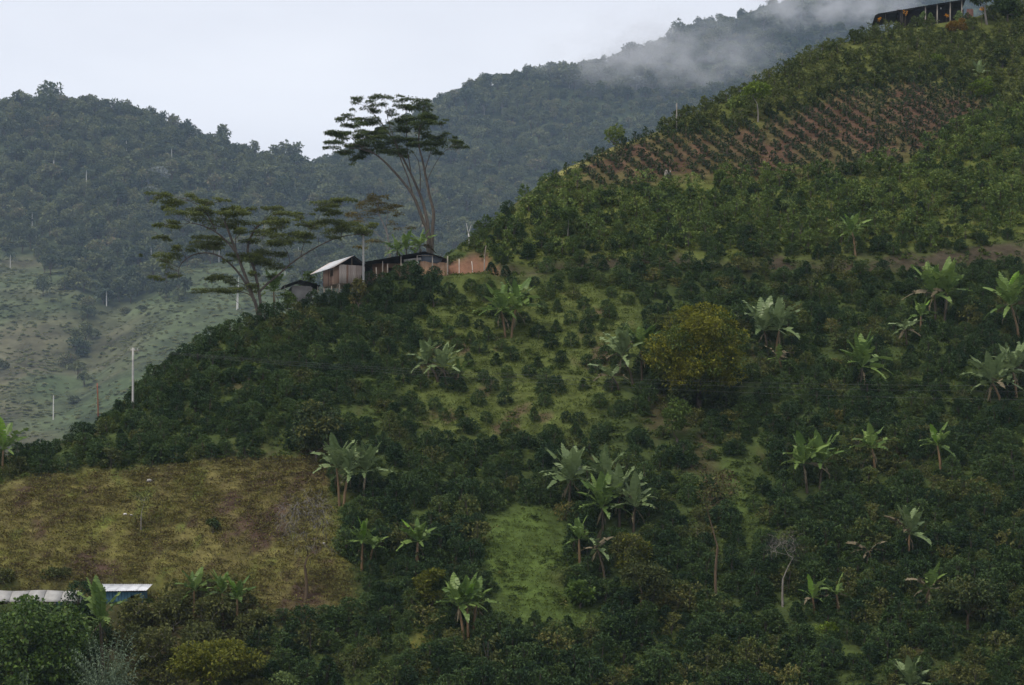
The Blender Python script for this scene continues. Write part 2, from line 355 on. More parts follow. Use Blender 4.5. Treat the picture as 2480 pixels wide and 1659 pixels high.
# ------------------------------------------------------------------ far hills (thin-plate surface through surveyed points)
FS = 1.9                                                 # survey unit of the far hills in metres
ridge = [(-300, 330, 1080), (-120, 300, 1080), (0, 285, 1080), (130, 258, 1085), (260, 275, 1090), (380, 300, 1090), (450, 325, 1085), (530, 362, 1080), (620, 388, 1090),
         (700, 403, 1110), (770, 425, 1140), (860, 385, 1250), (960, 335, 1300), (1090, 303, 1330), (1200, 268, 1350), (1300, 240, 1370),
         (1400, 200, 1390), (1530, 148, 1420), (1700, 95, 1440), (1850, 58, 1460), (2000, 20, 1480), (2200, -25, 1500), (2480, -90, 1520), (2800, -150, 1540)]
face = [(-200, 1130, 540), (0, 1120, 545), (200, 1120, 545), (450, 1100, 545), (0, 980, 610), (300, 960, 600), (520, 930, 590), (0, 900, 650), (300, 880, 640), (560, 850, 625), (0, 750, 735), (180, 800, 715), (300, 750, 725), (550, 750, 700),
        (0, 600, 830), (300, 610, 830), (600, 600, 840), (850, 620, 860), (0, 450, 930), (300, 450, 935), (600, 490, 960), (900, 480, 1040), (1100, 560, 1000), (1100, 430, 1150),
        (1300, 430, 1120), (1500, 310, 1240), (1700, 220, 1320), (2000, 120, 1380), (1300, 580, 980), (1600, 500, 1080), (2000, 350, 1180), (2500, 200, 1250), (2500, 0, 1420)]
ctl = [at(u, v, y) for u, v, y in ridge + face]
ctl += [at(u, v, y) + np.array([(u - CU) * 260 / F, 260, -120]) for u, v, y in ridge[::2]]
for x in (-700, -350, -60, 200, 500, 800): ctl += [np.array([x, 360., -70.]), np.array([x, 450., -45.])]
for x in (-900, 900): ctl += [np.array([x, 900., 120.]), np.array([x, 1400., 190.])]
ctl = np.array(ctl)
def tps_fit(P, Z):
    n = len(P); d = np.linalg.norm(P[:, None] - P[None], axis=2); K = np.where(d > 0, d * d * np.log(d + 1e-12), 0) + 2e-4 * np.eye(n)
    Q = np.concatenate([np.ones((n, 1)), P], 1); A = np.block([[K, Q], [Q.T, np.zeros((3, 3))]])
    return np.linalg.solve(A, np.concatenate([Z, np.zeros(3)]))
TP = ctl[:, :2] / 1000; TW = tps_fit(TP, ctl[:, 2])
def HF(X, Y):
    X, Y = np.asarray(X, float), np.asarray(Y, float); Q = np.stack([X.ravel(), Y.ravel()], 1) / 1000; out = np.zeros(len(Q))
    for i in range(0, len(Q), 20000):
        q = Q[i:i + 20000]; d = np.linalg.norm(q[:, None] - TP[None], axis=2)
        out[i:i + 20000] = np.where(d > 0, d * d * np.log(d + 1e-12), 0) @ TW[:-3] + TW[-3] + q @ TW[-2:]
    o = out.reshape(X.shape)
    o = o + 9 * fbm(X * .008, Y * .006, 41) * sstep(480, 700, Y) + 2.5 * fbm(X * .03, Y * .025, 42)
    g = np.abs((CU + F * X / Y) - (300 - (760 - Y) * .9)) / 90                       # the gully that runs down the pasture
    return np.maximum(o - 7 * np.exp(-g * g) * sstep(560, 640, Y) * (1 - sstep(790, 860, Y)), -80)
def hitf(u, v, y0=480., y1=1700.):
    Y = np.linspace(y0, y1, 2000); X = (u - CU) * Y / F; g = HF(X, Y) - (VH - v) * Y / F; k = np.argmax(g > 0)
    if g[k] <= 0: k = int(np.argmax(g / Y))
    return FS * np.array([X[k], Y[k], float(HF(X[k:k + 1], Y[k:k + 1])[0])])
xs = np.arange(-760, 860, 7.0); ys = np.arange(340, 1960, 7.0); GX, GY = np.meshgrid(xs, ys); GZ = HF(GX, GY)
X, Y, Z = GX.ravel(), GY.ravel(), GZ.ravel()
PASTURE = [(-250, 690), (60, 660), (190, 665), (300, 720), (350, 725), (430, 650), (560, 615), (640, 625), (760, 665), (800, 760), (700, 1200), (-250, 1200)]
GULLY = [(150, 600), (330, 620), (330, 700), (230, 760), (225, 830), (190, 900), (150, 905), (180, 820), (190, 740)]
def is_pasture(X, Y, Z):
    u, v = proj(X, Y, Z); j = 40 * vnoise(X * .022, Y * .022, 51) + 26 * vnoise(X * .07, Y * .07, 52)
    ok = in_poly(u + j, v + j, PASTURE) & ~in_poly(u + j * .4, v + j * .4, GULLY)
    return ok
def far_soft(f):
    s = 0
    for dx, dy in ((0, 0), (6, 0), (-6, 0), (0, 9), (0, -9)):
        s = s + f(X + dx, Y + dy, HF(X + dx, Y + dy)).astype(float)
    return s / 5
n1, n3 = fbm(X * .035, Y * .03, 61), fbm(X * .011, Y * .009, 62)
C = np.tile(np.array([[.040, .052, .024]]), (len(X), 1))
w = far_soft(is_pasture)
Cp = np.tile(np.array([[.058, .074, .036]]), (len(X), 1))
u, v = proj(X, Y, Z)
Cp = lerp(Cp, (.080, .074, .044), sstep(-.1, .45, n1 * .6 + n3) * sstep(420, 250, u) * .9)
Cp = lerp(Cp, (.048, .068, .030), sstep(.0, .5, -n1 + .3 * n3) * .8)
slope_bare = in_poly(u, v, [(560, 790), (480, 860), (340, 960), (240, 1090), (420, 1200), (800, 900), (760, 760)]).astype(float)
Cp = lerp(Cp, (.085, .080, .066), slope_bare * .85)
C = C * (1 - w[:, None]) + Cp * w[:, None]
me = grid_mesh('far_hills', xs * FS, ys * FS, GZ * FS, ground_mat('far_hill_ground', .12, .035, .65, .6)); color_attr(me, C)
tag(obj('far_hills', me), 'wooded far hills with rough pasture across the valley', kind='structure')

# ------------------------------------------------------------------ foliage builders
def unit(v): return v / (np.linalg.norm(v, axis=-1, keepdims=True) + 1e-9)
def leaf_quads(P, D, L, W, g, droop=.15):
    """leaf blades: P bases, D directions, L lengths, W widths -> vertices (4 per leaf)"""
    n = len(P); D = unit(D); L = np.broadcast_to(L, (n,))[:, None]; W = np.broadcast_to(W, (n,))[:, None]
    side = unit(np.cross(D, unit(g.normal(0, .45, (n, 3)) + [0, 0, 1])))
    tip = P + D * L + np.array([0, 0, -1]) * L * droop
    mid = P + D * L * .5 + np.array([0, 0, 1]) * L * .06
    V = np.stack([P, mid + side * W * .5, tip, mid - side * W * .5], 1).reshape(-1, 3)
    return V
def leaves_mesh(name, V, mat, extra=None):
    idx = np.arange(len(V)); nv = np.full(len(V) // 4, 4)
    mats = [mat]; mi = np.zeros(len(nv), int)
    if extra:                                           # (MB, material) woody bits of a shrub in the same mesh
        mb, m2 = extra; o = len(V); V = np.concatenate([V, np.array(mb.V)])
        idx = np.concatenate([idx, np.array([o + i for f in mb.F for i in f])]); nn = [len(f) for f in mb.F]
        nv = np.concatenate([nv, nn]); mats.append(m2); mi = np.concatenate([mi, np.ones(len(nn), int)])
    return mesh_np(name, V, idx, nv, mats, mi)
def shrub_mesh(name, seed, h, r, nb, per, leaf, mat, prof='dome', ragged=.15, wood=True):
    """a shrub: an upright stem, whorls of branches, leaves in rows along each branch"""
    g = np.random.default_rng(seed); Ps, Ds = [], []; mb = MB()
    t = (np.arange(nb) + g.random(nb)) / nb; az = g.random(nb) * 6.283
    ph = g.random(3) * 6.283
    if prof == 'dome': rad = r * np.sqrt(np.clip(1 - (np.clip(t - .28, 0, 1) / .74) ** 2, .02, 1)) * (.72 + .28 * sstep(0, .25, t))
    elif prof == 'cone': rad = r * (1.05 - t) ** .8 * (.6 + .4 * sstep(0, .2, t))
    elif prof == 'column': rad = r * np.clip(1.1 - np.abs(t - .4) * 1.25, .18, 1)
    else: rad = r * (.45 + .75 * np.sin(np.clip(t, 0, 1) * 2.7))
    rad = rad * (1 + ragged * g.normal(0, 1, nb)) * (1 + .08 * np.sin(2 * az + ph[0]) + .06 * np.sin(3 * az + ph[1]))
    for i in range(nb):
        d = np.array([math.cos(az[i]), math.sin(az[i]), .28 + .5 * t[i] - .15 * (t[i] < .2)]); d /= np.linalg.norm(d[:2])
        p0 = np.array([0, 0, h * (.03 + .86 * t[i]) - rad[i] * d[2] * .5])
        s = .3 + .7 * np.sqrt(g.random(per))
        pts = p0 + d * (rad[i] * s)[:, None] + np.array([0, 0, -1]) * (rad[i] * s ** 2 * .25)[:, None] + g.normal(0, .06 * r, (per, 3))
        Ps.append(pts); Ds.append(d * .7 + g.normal(0, .65, (per, 3)) + [0, 0, .12])
    P, D = np.concatenate(Ps), np.concatenate(Ds); n = len(P)
    P[:, 2] = np.maximum(P[:, 2], .03)
    L = leaf * g.uniform(.7, 1.3, n); V = leaf_quads(P, D, L, L * .52, g, .2)
    if wood:
        for k in range(3):
            a = g.random() * 6.28; mb.tube([(0, 0, -.2), (.1 * math.cos(a), .1 * math.sin(a), h * .4), (.25 * r * math.cos(a), .25 * r * math.sin(a), h * .85)], [.035, .028, .012], 4, False)
    return leaves_mesh(name, V, mat, (mb, M['bark']) if wood else None)
def clump_points(g, C, Rr, n, flat=.7, shell=.55):
    d = unit(g.normal(0, 1, (n, 3))); rr = (shell + (1 - shell) * g.random(n)) ** .6
    return C + d * np.array([Rr, Rr, Rr * flat]) * rr[:, None], d
def crown_leaves(g, clumps, per, leaf, asp=.5, up=.35, droop=.2, flat=.7):
    Vs = []
    for c in clumps:
        k = max(6, int(per * (c[3] ** 2))) if per < 0 else per
        P, d = clump_points(g, np.array(c[:3]), c[3], abs(k), flat); D = d + g.normal(0, .5, d.shape) + [0, 0, up]
        L = leaf * g.uniform(.65, 1.35, len(P)); Vs.append(leaf_quads(P, D, L, L * asp, g, droop))
    return np.concatenate(Vs)
def limb(mb, p, q, r0, r1, g, sag=.0, n=5, bow=.08, sides=6):
    p, q = np.array(p, float), np.array(q, float); L = np.linalg.norm(q - p); b = g.normal(0, bow * L, 3)
    pts = [p + (q - p) * t + b * math.sin(math.pi * t) + np.array([0, 0, sag * L]) * math.sin(math.pi * t) for t in np.linspace(0, 1, n)]
    mb.tube(pts, list(np.linspace(r0, r1, n)), sides, False); return pts
def tree(name, label, cat, base, h, clumps, leafmat, barkmat, per=60, leaf=.5, asp=.5, trunk_r=.18, fork=.35, group=None, lean=(0, 0), flat=.7, up=.35,
         droop=.2, seed=1, lobes=None, clump_mats=None):
    """a tree of its own: tapered trunk with limbs to every leaf clump, crown of leaf blades. clumps are relative to the base"""
    g = np.random.default_rng(seed); root = empty(name, base); tag(root, label, cat, group)
    mb = MB(); top = np.array([lean[0], lean[1], h * fork]); pts = limb(mb, (0, 0, -.6), top, trunk_r * 1.25, trunk_r * .8, g, n=6, bow=.03, sides=8)
    mains = []
    cl = sorted(clumps, key=lambda c: c[2])
    nodes = [(top, trunk_r * .75)]
    for c in cl:
        q = np.array(c[:3]); cand = [(np.linalg.norm(q - nd[0]) + 2.5 * max(0, nd[0][2] - q[2] + .3), i) for i, nd in enumerate(nodes)]
        i = min(cand)[1]; p, r = nodes[i]; r1 = max(.018, r * .5)
        pp = limb(mb, p, q, max(.02, r * .8), max(.012, r1 * .5), g, sag=.06)
        nodes.append((pp[2], r1)); nodes.append((pp[3], r1 * .8))
    mb.build('trunk', barkmat, root, True)
    if clump_mats:
        for k, m in enumerate(clump_mats):
            sub = [c for j, c in enumerate(clumps) if j % len(clump_mats) == k]
            obj('crown', leaves_mesh('crown', crown_leaves(g, sub, per, leaf, asp, up, droop, flat), m), root)
    elif leafmat: obj('crown', leaves_mesh('crown', crown_leaves(g, clumps, per, leaf, asp, up, droop, flat), leafmat), root)
    return root
def ellipsoid_clumps(g, c, rx, ry, rz, n, r0, r1, lower=-.3, fill=.35, uph=.75):
    out = []
    for i in range(n):
        d = unit(g.normal(0, 1, 3)); d[2] = abs(d[2]) if g.random() < uph else max(d[2], lower)
        k = g.uniform(fill, 1) ** .5
        out.append((c[0] + d[0] * rx * k, c[1] + d[1] * ry * k, c[2] + d[2] * rz * k, g.uniform(r0, r1)))
    return out

# scattering: one "stuff" object whose points carry a kind, a turn and a size
def scatter(name, label, protos, P, kinds, rot, scl, loc_parent=None):
    col = bpy.data.collections.new(name + '_kinds')
    for k, me in enumerate(protos):
        col.objects.link(bpy.data.objects.new('kind_%02d' % k, me))
    me = bpy.data.meshes.new(name); me.vertices.add(len(P)); me.vertices.foreach_set('co', np.asarray(P, np.float32).ravel())
    a = me.attributes.new('kind_index', 'INT', 'POINT'); a.data.foreach_set('value', np.asarray(kinds, np.int32))
    a = me.attributes.new('turn', 'FLOAT_VECTOR', 'POINT'); a.data.foreach_set('vector', np.asarray(rot, np.float32).ravel())
    a = me.attributes.new('size', 'FLOAT_VECTOR', 'POINT'); a.data.foreach_set('vector', np.asarray(scl, np.float32).ravel())
    o = obj(name, me)
    ng = bpy.data.node_groups.new(name, 'GeometryNodeTree')
    ng.interface.new_socket('Geometry', in_out='INPUT', socket_type='NodeSocketGeometry')
    ng.interface.new_socket('Geometry', in_out='OUTPUT', socket_type='NodeSocketGeometry')
    N, Lk = ng.nodes, ng.links
    gi, go = N.new('NodeGroupInput'), N.new('NodeGroupOutput')
    ip = N.new('GeometryNodeInstanceOnPoints'); ci = N.new('GeometryNodeCollectionInfo')
    ci.inputs['Collection'].default_value = col; ci.inputs['Separate Children'].default_value = True; ci.inputs['Reset Children'].default_value = True
    ip.inputs['Pick Instance'].default_value = True
    def attr(n, t):
        q = N.new('GeometryNodeInputNamedAttribute'); q.data_type = t; q.inputs['Name'].default_value = n; return q.outputs['Attribute']
    Lk.new(gi.outputs[0], ip.inputs['Points']); Lk.new(ci.outputs['Instances'], ip.inputs['Instance'])
    Lk.new(attr('kind_index', 'INT'), ip.inputs['Instance Index']); Lk.new(attr('turn', 'FLOAT_VECTOR'), ip.inputs['Rotation']); Lk.new(attr('size', 'FLOAT_VECTOR'), ip.inputs['Scale'])
    Lk.new(ip.outputs['Instances'], go.inputs[0])
    md = o.modifiers.new('scatter', 'NODES'); md.node_group = ng
    tag(o, label, kind='stuff'); return o
def turns(n, tilt=.06):
    r = rng.normal(0, tilt, (n, 3)); r[:, 2] = rng.random(n) * 6.283; return r
def in_view(X, Y, Z, m=90):
    u, v = proj(X, Y, Z); return (u > -m) & (u < 2480 + m) & (v > -m) & (v < 1659 + m * 1.6)

# ------------------------------------------------------------------ coffee and shrubs on the hillside
COFFEE = [shrub_mesh('coffee_shrub', 100 + i, 1.95, 1.02, 96, 13, .20, M['coffee'], ['dome', 'cone', 'dome', 'dome', 'dome', 'dome'][i], .06) for i in range(6)]
YOUNG = [shrub_mesh('young_coffee_plant', 200 + i, 1.5, .50, 34, 10, .20, M['young'], 'column', .08) for i in range(4)]
BELT = [shrub_mesh('leafy_shrub', 300 + i, 2.5, 1.15, 34, 11, .36, M['belt'], ['dome', 'ragged', 'cone', 'dome'][i], .25) for i in range(4)]
BRUSH = [shrub_mesh('hilltop_shrub', 400 + i, 1.9, .95, 30, 10, .34, M['brushy'], ['dome', 'cone', 'ragged'][i], .22) for i in range(3)]
OLIVE = [shrub_mesh('olive_shrub', 500 + i, 2.6, 1.5, 44, 11, .38, M['olive'], ['dome', 'ragged', 'dome'][i], .25) for i in range(3)]

def lattice(x0, x1, y0, y1, sp, jit, sy=1.0, skew=.0):
    gx, gy = np.meshgrid(np.arange(x0, x1, sp), np.arange(y0, y1, sp * sy)); k = (np.arange(gx.shape[0]) % 2)[:, None]
    X = gx + k * sp * .5 + rng.normal(0, jit, gx.shape) + skew * (gy - y0); Y = gy + rng.normal(0, jit, gy.shape); return X.ravel(), Y.ravel()
KEEP = []                                                # clear circles (x, y, r) round houses, trees, poles
def clear_of(X, Y):
    ok = np.ones(len(X), bool)
    for x, y, r in KEEP: ok &= (X - x) ** 2 + (Y - y) ** 2 > r * r
    return ok

# ------------------------------------------------------------------ buildings
def sheet_roof(root, e0, e1, r0, r1, n, mat, name='roof_sheet', waves=5, amp=.022, jit=.02):
    """n corrugated sheets laid side by side from eave e0-e1 up to ridge r0-r1 (local coordinates)"""
    e0, e1, r0, r1 = [np.array(p, float) for p in (e0, e1, r0, r1)]
    nrm = np.cross(e1 - e0, r0 - e0); nrm /= np.linalg.norm(nrm); nrm = nrm if nrm[2] > 0 else -nrm
    for k in range(n):
        a, b = k / n - .006, (k + 1) / n + .012; m = waves * 4 + 1; V = []; Fc = []
        lo, hi = random.uniform(-jit, jit), random.uniform(-jit, jit)
        for i in range(m):
            t = a + (b - a) * i / (m - 1); off = nrm * (amp * math.cos(2 * math.pi * waves * i / (m - 1)) + .008 * (k % 2))
            p, q = e0 + (e1 - e0) * t, r0 + (r1 - r0) * t; s = (q - p) / np.linalg.norm(q - p)
            for z in (0, -.012):
                V += [p + s * lo + off + nrm * z, q + s * hi + off + nrm * z]
        for i in range(m - 1):
            o = i * 4; Fc += [(o, o + 4, o + 5, o + 1), (o + 2, o + 3, o + 7, o + 6), (o, o + 2, o + 6, o + 4), (o + 1, o + 5, o + 7, o + 3)]
        mb = MB(); mb.poly(V, Fc); o = mb.build(name, mat if not isinstance(mat, list) else mat[k % len(mat)], root)
def roof_part(root, p, q, mat, r=.05):
    mb = MB(); mb.tube([p, q], r, 6); return mb.build('roof', mat, root)
def board_wall(root, p0, d, L, z0, z1, bw, mat, nrm, hole=None, topf=None, name='plank'):
    """upright boards, each its own piece; hole = (a, b, za, zb) along the wall"""
    n = max(1, int(round(L / bw))); bw = L / n; d = np.array(d, float); nrm = np.array(nrm, float); unit_me = {}
    for k in range(n):
        a = (k + .5) * bw; segs = [(z0 + random.uniform(-.03, .03), (topf(a) if topf else z1) + random.uniform(-.02, .02))]
        if hole and a + bw * .5 > hole[0] and a - bw * .5 < hole[1]: segs = [(segs[0][0], hole[2]), (hole[3], segs[0][1])]
        for (za, zb) in segs:
            if zb - za < .08: continue
            mb = MB(); c = np.array(p0) + d * a + nrm * random.uniform(0, .016) + np.array([0, 0, (za + zb) / 2])
            mb.box((0, 0, 0), (bw * .47, .014, (zb - za) / 2), [d, nrm, (0, 0, 1)])
            o = mb.build(name, mat if not isinstance(mat, list) else random.choice(mat), root); o.location = c

# plank hut on stilts
C3 = at(821, 685, 243.0); base_z = gz(C3[0], C3[1] + 1) - .3
hut = empty('plank_hut', (C3[0], C3[1], C3[2]), math.atan2(.46, .888))
tag(hut, 'small plank hut on stilts with a bright zinc roof', 'hut')
W, L, Hh = 3.3, 4.9, 2.19
board_wall(hut, (0, 0, 0), (1, 0, 0), W, 0, Hh, .24, [M['plank_grey'], M['plank_grey'], M['plank_grey'], M['plank']], (0, -1, 0))
board_wall(hut, (0, 0, 0), (0, 1, 0), L, 0, Hh, .24, M['plank'], (-1, 0, 0), hole=(1.75, 2.5, 1.05, 1.85))
board_wall(hut, (W, 0, 0), (0, 1, 0), L, 0, Hh, .24, M['plank'], (1, 0, 0))
board_wall(hut, (0, L, 0), (1, 0, 0), W, 0, Hh, .24, M['plank'], (0, 1, 0))
m_ = MB(); m_.box((W / 2, L / 2, -.02), (W / 2, L / 2, .03)); m_.build('floor_deck', M['timber'], hut)
m_ = MB(); m_.box((W / 2, L / 2, .1), (W / 2 - .1, L / 2 - .1, .03)); m_.build('floor', M['dark_inside'], hut)  # dark floor colour stands in for the shade inside the hut
m_ = MB(); m_.box((-.03, 2.12, 1.45), (.02, .44, .04)); m_.box((-.03, 2.12, 1.88), (.025, .42, .03)); m_.box((-.03, 2.12, 1.02), (.025, .42, .03)); m_.build('window_frame', M['timber'], hut)
RZ, OV, OF, OB = 3.2, .9, .45, 1.9
sl = (RZ - Hh) / (W / 2); ez = Hh - OV * sl + .06
hroof = roof_part(hut, (W / 2, -OF, RZ + .03), (W / 2, L + OB, RZ + .03), M['zinc'])
sheet_roof(hroof, (-OV, -OF, ez), (-OV, L + OB, ez), (W / 2, -OF, RZ + .06), (W / 2, L + OB, RZ + .06), 8, [M['zinc_rust']] + [M['zinc']] * 6)
sheet_roof(hroof, (W + OV, -OF, ez), (W + OV, L + OB, ez), (W / 2 + .02, -OF, RZ + .05), (W / 2 + .02, L + OB, RZ + .05), 7, M['roof_dark'])  # right slope coloured dark for the shade on its underside
for x, zt in ((W / 2, RZ), ):
    m_ = MB(); m_.box((x, .03, (Hh + zt) / 2), (.04, .03, (zt - Hh) / 2)); m_.build('king_post', M['timber'], hut)
for s in (0, 1):
    for y in (-.1, L * .5, L + .1):
        m_ = MB(); a = np.array((W * s - (.5 if s == 0 else -.5), y, Hh - .5 * sl)); b = np.array((W / 2, y, RZ))
        d = unit(b - a); m_.box((a + b) / 2 - np.array([0, 0, .05]), (np.linalg.norm(b - a) / 2, .03, .05), [d, (0, 1, 0), np.cross(d, (0, 1, 0))]); m_.build('rafter', M['dark_inside'], hut)
for x, y in ((.1, .12), (W - .1, .12), (.1, L * .5), (W - .1, L * .5), (.1, L - .12), (W - .1, L - .12)):
    m_ = MB(); m_.box((x, y, -1.35), (.07, .07, 1.3)); m_.build('stilt', M['post'], hut)
m_ = MB(); m_.tube([(.1, .5, -.1), (-.5, .3, -1.4)], .045, 5); m_.build('brace', M['timber'], hut)

# mud-walled farmhouse under a long dark roof
hx, hy = (984 - CU) * 247.5 / F, 247.5; hb = (VH - 662) * hy / F
house = empty('farmhouse', (hx, hy, hb), R(4)); tag(house, 'low mud-walled farmhouse with a long dark sheet roof on posts', 'house')
k_ = .0495
def hp(u, v): return (u - 984) * k_, (662 - v) * k_
xl, zl = hp(884, 637); xp, zp = hp(1029, 610.5); xr, zr = hp(1083, 628); DEP = 6.5
froof = roof_part(house, (xp, -.6, zp - .03), (xp, DEP, zp - .03), M['roof_dark'])
sheet_roof(froof, (xl, -.6, zl), (xl + .5, DEP, zl), (xp, -.6, zp), (xp, DEP, zp), 7, M['roof_dark'], waves=4)
sheet_roof(froof, (xr, -.6, zr), (xr, DEP, zr), (xp + .03, -.6, zp - .02), (xp + .03, DEP, zp - .02), 7, M['roof_dark'], waves=4)
x0, _ = hp(1017, 0); x1, _ = hp(1077, 0)
m_ = MB(); zt = 1.55
pts = [(x0, 1.42), (x0 + .5, 1.5), (x0 + 1.3, 1.32), (x0 + 2.0, 1.2), (x0 + 2.4, 1.4), (x1, 1.34)]     # uneven top of the earth wall
for (xa, za), (xb, zb) in zip(pts, pts[1:]):
    m_.poly([(xa, 0, -1.6), (xb, 0, -1.6), (xb, 0, zb), (xa, 0, za), (xa, .3, -1.6), (xb, .3, -1.6), (xb, .3, zb), (xa, .3, za)],
            [(0, 1, 2, 3), (5, 4, 7, 6), (3, 2, 6, 7), (0, 3, 7, 4), (1, 5, 6, 2)])
m_.build('front_wall', M['mud'], house)
m_ = MB(); m_.box((x1 + .15, DEP / 2, .3), (.14, DEP / 2, 1.0)); m_.build('side_wall', M['mud'], house)
m_ = MB(); m_.box(((xl + x1) / 2 + .4, 2.3, .1), ((x1 - xl) / 2 - .5, .15, 1.35)); m_.build('veranda_wall', M['mud'], house)
m_ = MB(); m_.box(((xl + x1) / 2, DEP - .2, 0), ((x1 - xl) / 2, .12, 1.2)); m_.build('back_wall', M['dark_inside'], house)  # shade of the deep interior put into the wall colour
xa, za = hp(1021, 634); xb, zb = hp(1066, 618)
m_ = MB(); m_.poly([(xa, .06, za - .2), (xb, .06, za - .2), (xb + .3, .06, zr + .12), (xp + .1, .06, zp - .15), (xa, .06, zp - .22), (xa, .12, za - .2), (xb, .12, za - .2), (xb + .3, .12, zr + .12), (xp + .1, .12, zp - .15), (xa, .12, zp - .22)],
              [(0, 1, 2, 3, 4), (9, 8, 7, 6, 5), (0, 5, 6, 1), (1, 6, 7, 2), (2, 7, 8, 3), (3, 8, 9, 4), (4, 9, 5, 0)]); m_.build('gable_board', M['bluegrey'], house)
xa, za = hp(1010, 619); xb, zb = hp(1060, 619)
m_ = MB(); m_.box(((xa + xb) / 2, -.1, za), ((xb - xa) / 2, .05, .05)); m_.build('tie_beam', M['post'], house)
xa, za = hp(980, 632); xb, zb = hp(1018, 627)
m_ = MB(); d_ = unit(np.array([xb - xa, 0, zb - za])); m_.box(((xa + xb) / 2, -.15, (za + zb) / 2), (1.05, .03, .16), [d_, (0, 1, 0), np.cross(d_, (0, 1, 0))]); m_.build('eave_board', M['grey_wall'], house)
for (u, vt, vb, ln) in ((926.5, 634, 690, 0), (938.6, 640, 690, .05), (971, 622, 690, 0), (911, 649, 690, .3), (1047, 618, 650, 0), (974, 640, 690, .12), (1010, 619, 690, 0)):
    xx, zt = hp(u, vt); m_ = MB(); m_.tube([(xx + ln * .4, -.35, -1.5), (xx, -.35, zt)], .065, 6); m_.build('post', M['post'], house)
xx, _ = hp(947.5, 0); m_ = MB(); m_.box((xx, 2.12, 0), (.3, .03, .95)); m_.build('dark_doorway', M['dark_inside'], house)  # dark slab carries the shade of the doorway in its colour

# low grey shed left of the hut
sb = at(728, 700, 244.0); shed = empty('grey_shed', (sb[0], 244.0, sb[2]), R(12)); tag(shed, 'low grey shed with a black roof, half hidden below the plank hut', 'shed')
m_ = MB(); m_.box((.1, .2, -.6), (1.15, .1, 1.0)); m_.build('front_wall', M['grey_wall'], shed)
m_ = MB(); m_.box((-1.05, 1.6, -.55), (.1, 1.5, .75)); m_.build('side_wall', M['dark_inside'], shed)
m_ = MB(); m_.box((1.3, 1.6, -.5), (.1, 1.5, .75)); m_.build('side_wall', M['grey_wall'], shed)
sroof = roof_part(shed, (-.1, -.5, .98), (-.1, 3.4, .98), M['roof_dark'])
sheet_roof(sroof, (-2.15, -.5, .22), (-2.15, 3.4, .22), (-.1, -.5, 1.02), (-.1, 3.4, 1.02), 4, M['roof_dark'])
sheet_roof(sroof, (2.3, -.5, .42), (2.3, 3.4, .42), (-.08, -.5, 1.0), (-.08, 3.4, 1.0), 4, M['roof_dark'])
for x in (-1.9, 2.0):
    m_ = MB(); m_.tube([(x, -.3, -1.5), (x, -.3, .35)], .05, 5); m_.build('post', M['post'], shed)

# open drying shed on the hilltop
Yh = 320.0; k_ = Yh / F; hs = at(2240, 60, Yh); top_shed = empty('hilltop_shed', hs, R(0)); tag(top_shed, 'long open shed with a thin dark roof on the hilltop', 'shed')
def tp(u, v): return (u - 2240) * k_, (60 - v) * k_
xa, za = tp(2128, 35); xb, zb = tp(2345, -1)
troof = roof_part(top_shed, (xa, 2.6, za + .5), (xb, 2.6, zb + .5), M['roof_dark'])
sheet_roof(troof, (xa, -.8, za - .03), (xb, -.8, zb - .03), (xa, 2.6, za + .55), (xb, 2.6, zb + .55), 9, M['roof_dark'], waves=5)
sheet_roof(troof, (xa, 6.2, za - .35), (xb, 6.2, zb - .35), (xa, 2.62, za + .53), (xb, 2.62, zb + .53), 9, M['roof_dark'], waves=5)
for u, vt in ((2143, 33), (2180, 27), (2184, 26), (2240, 17), (2268.5, 12), (2300, 7), (2328, 2)):
    xx, zz = tp(u, vt); m_ = MB(); m_.box((xx, -.4, zz / 2 - .85), (.085 if u != 2143 else .06, .085, zz / 2 + .85)); m_.build('post', M['post'] if u > 2200 else M['dark_inside'], top_shed)
xa, za = tp(2182, 0); xb, zb = tp(2345, 0)
m_ = MB(); m_.box(((xa + xb) / 2, 3.4, 1.0), ((xb - xa) / 2, .1, 2.2)); m_.build('back_wall', M['dark_inside'], top_shed)  # dark wall colour imitates the shade under the roof
m_ = MB(); xx, _ = tp(2350, 0); m_.box((xx, .3, .8), (.5, .12, 1.7)); m_.build('end_wall', M['pinkwall'], top_shed)
m_ = MB(); xx, zz = tp(2282, 18); m_.tube([(xx, 1.0, zz), (xx, 1.0, zz + .25)], [.12, .1], 8); m_.build('lamp', M['stone'], top_shed)

# blue shed and white plastic tunnel at the foot of the brown field
Yb = 190.0; k_ = Yb / F; b0 = at(226, 1432, Yb); blue = empty('blue_shed', (b0[0], Yb, gz(b0[0] + 2, Yb)), 0)
tag(blue, 'small blue shed with a pale metal roof behind the foreground bushes', 'shed'); zt = b0[2] - gz(b0[0] + 2, Yb)
broof = roof_part(blue, (.3, 2.3, zt + .53), (4.9, 2.3, zt + .52), M['timber'])
sheet_roof(broof, (0, -.3, zt), (4.9, -.3, zt + .08), (.42, 2.4, zt + .62), (5.0, 2.4, zt + .60), 5, M['zinc'], waves=5)
board_wall(blue, (.35, 0, -.6), (1, 0, 0), 4.2, 0, zt + .55, .28, M['blue'], (0, -1, 0), hole=(3.1, 3.7, 1.0 if zt > 1.6 else .5, zt + .2), name='board')
board_wall(blue, (.35, 0, -.6), (0, 1, 0), 2.3, 0, zt + .55, .28, M['blue'], (-1, 0, 0), name='board')
board_wall(blue, (4.55, 0, -.6), (0, 1, 0), 2.3, 0, zt + .55, .28, M['blue'], (1, 0, 0), name='board')
m_ = MB(); m_.box((2.4, 2.25, zt / 2 - .2), (2.1, .04, zt / 2 + .35)); m_.build('back_wall', M['dark_inside'], blue)

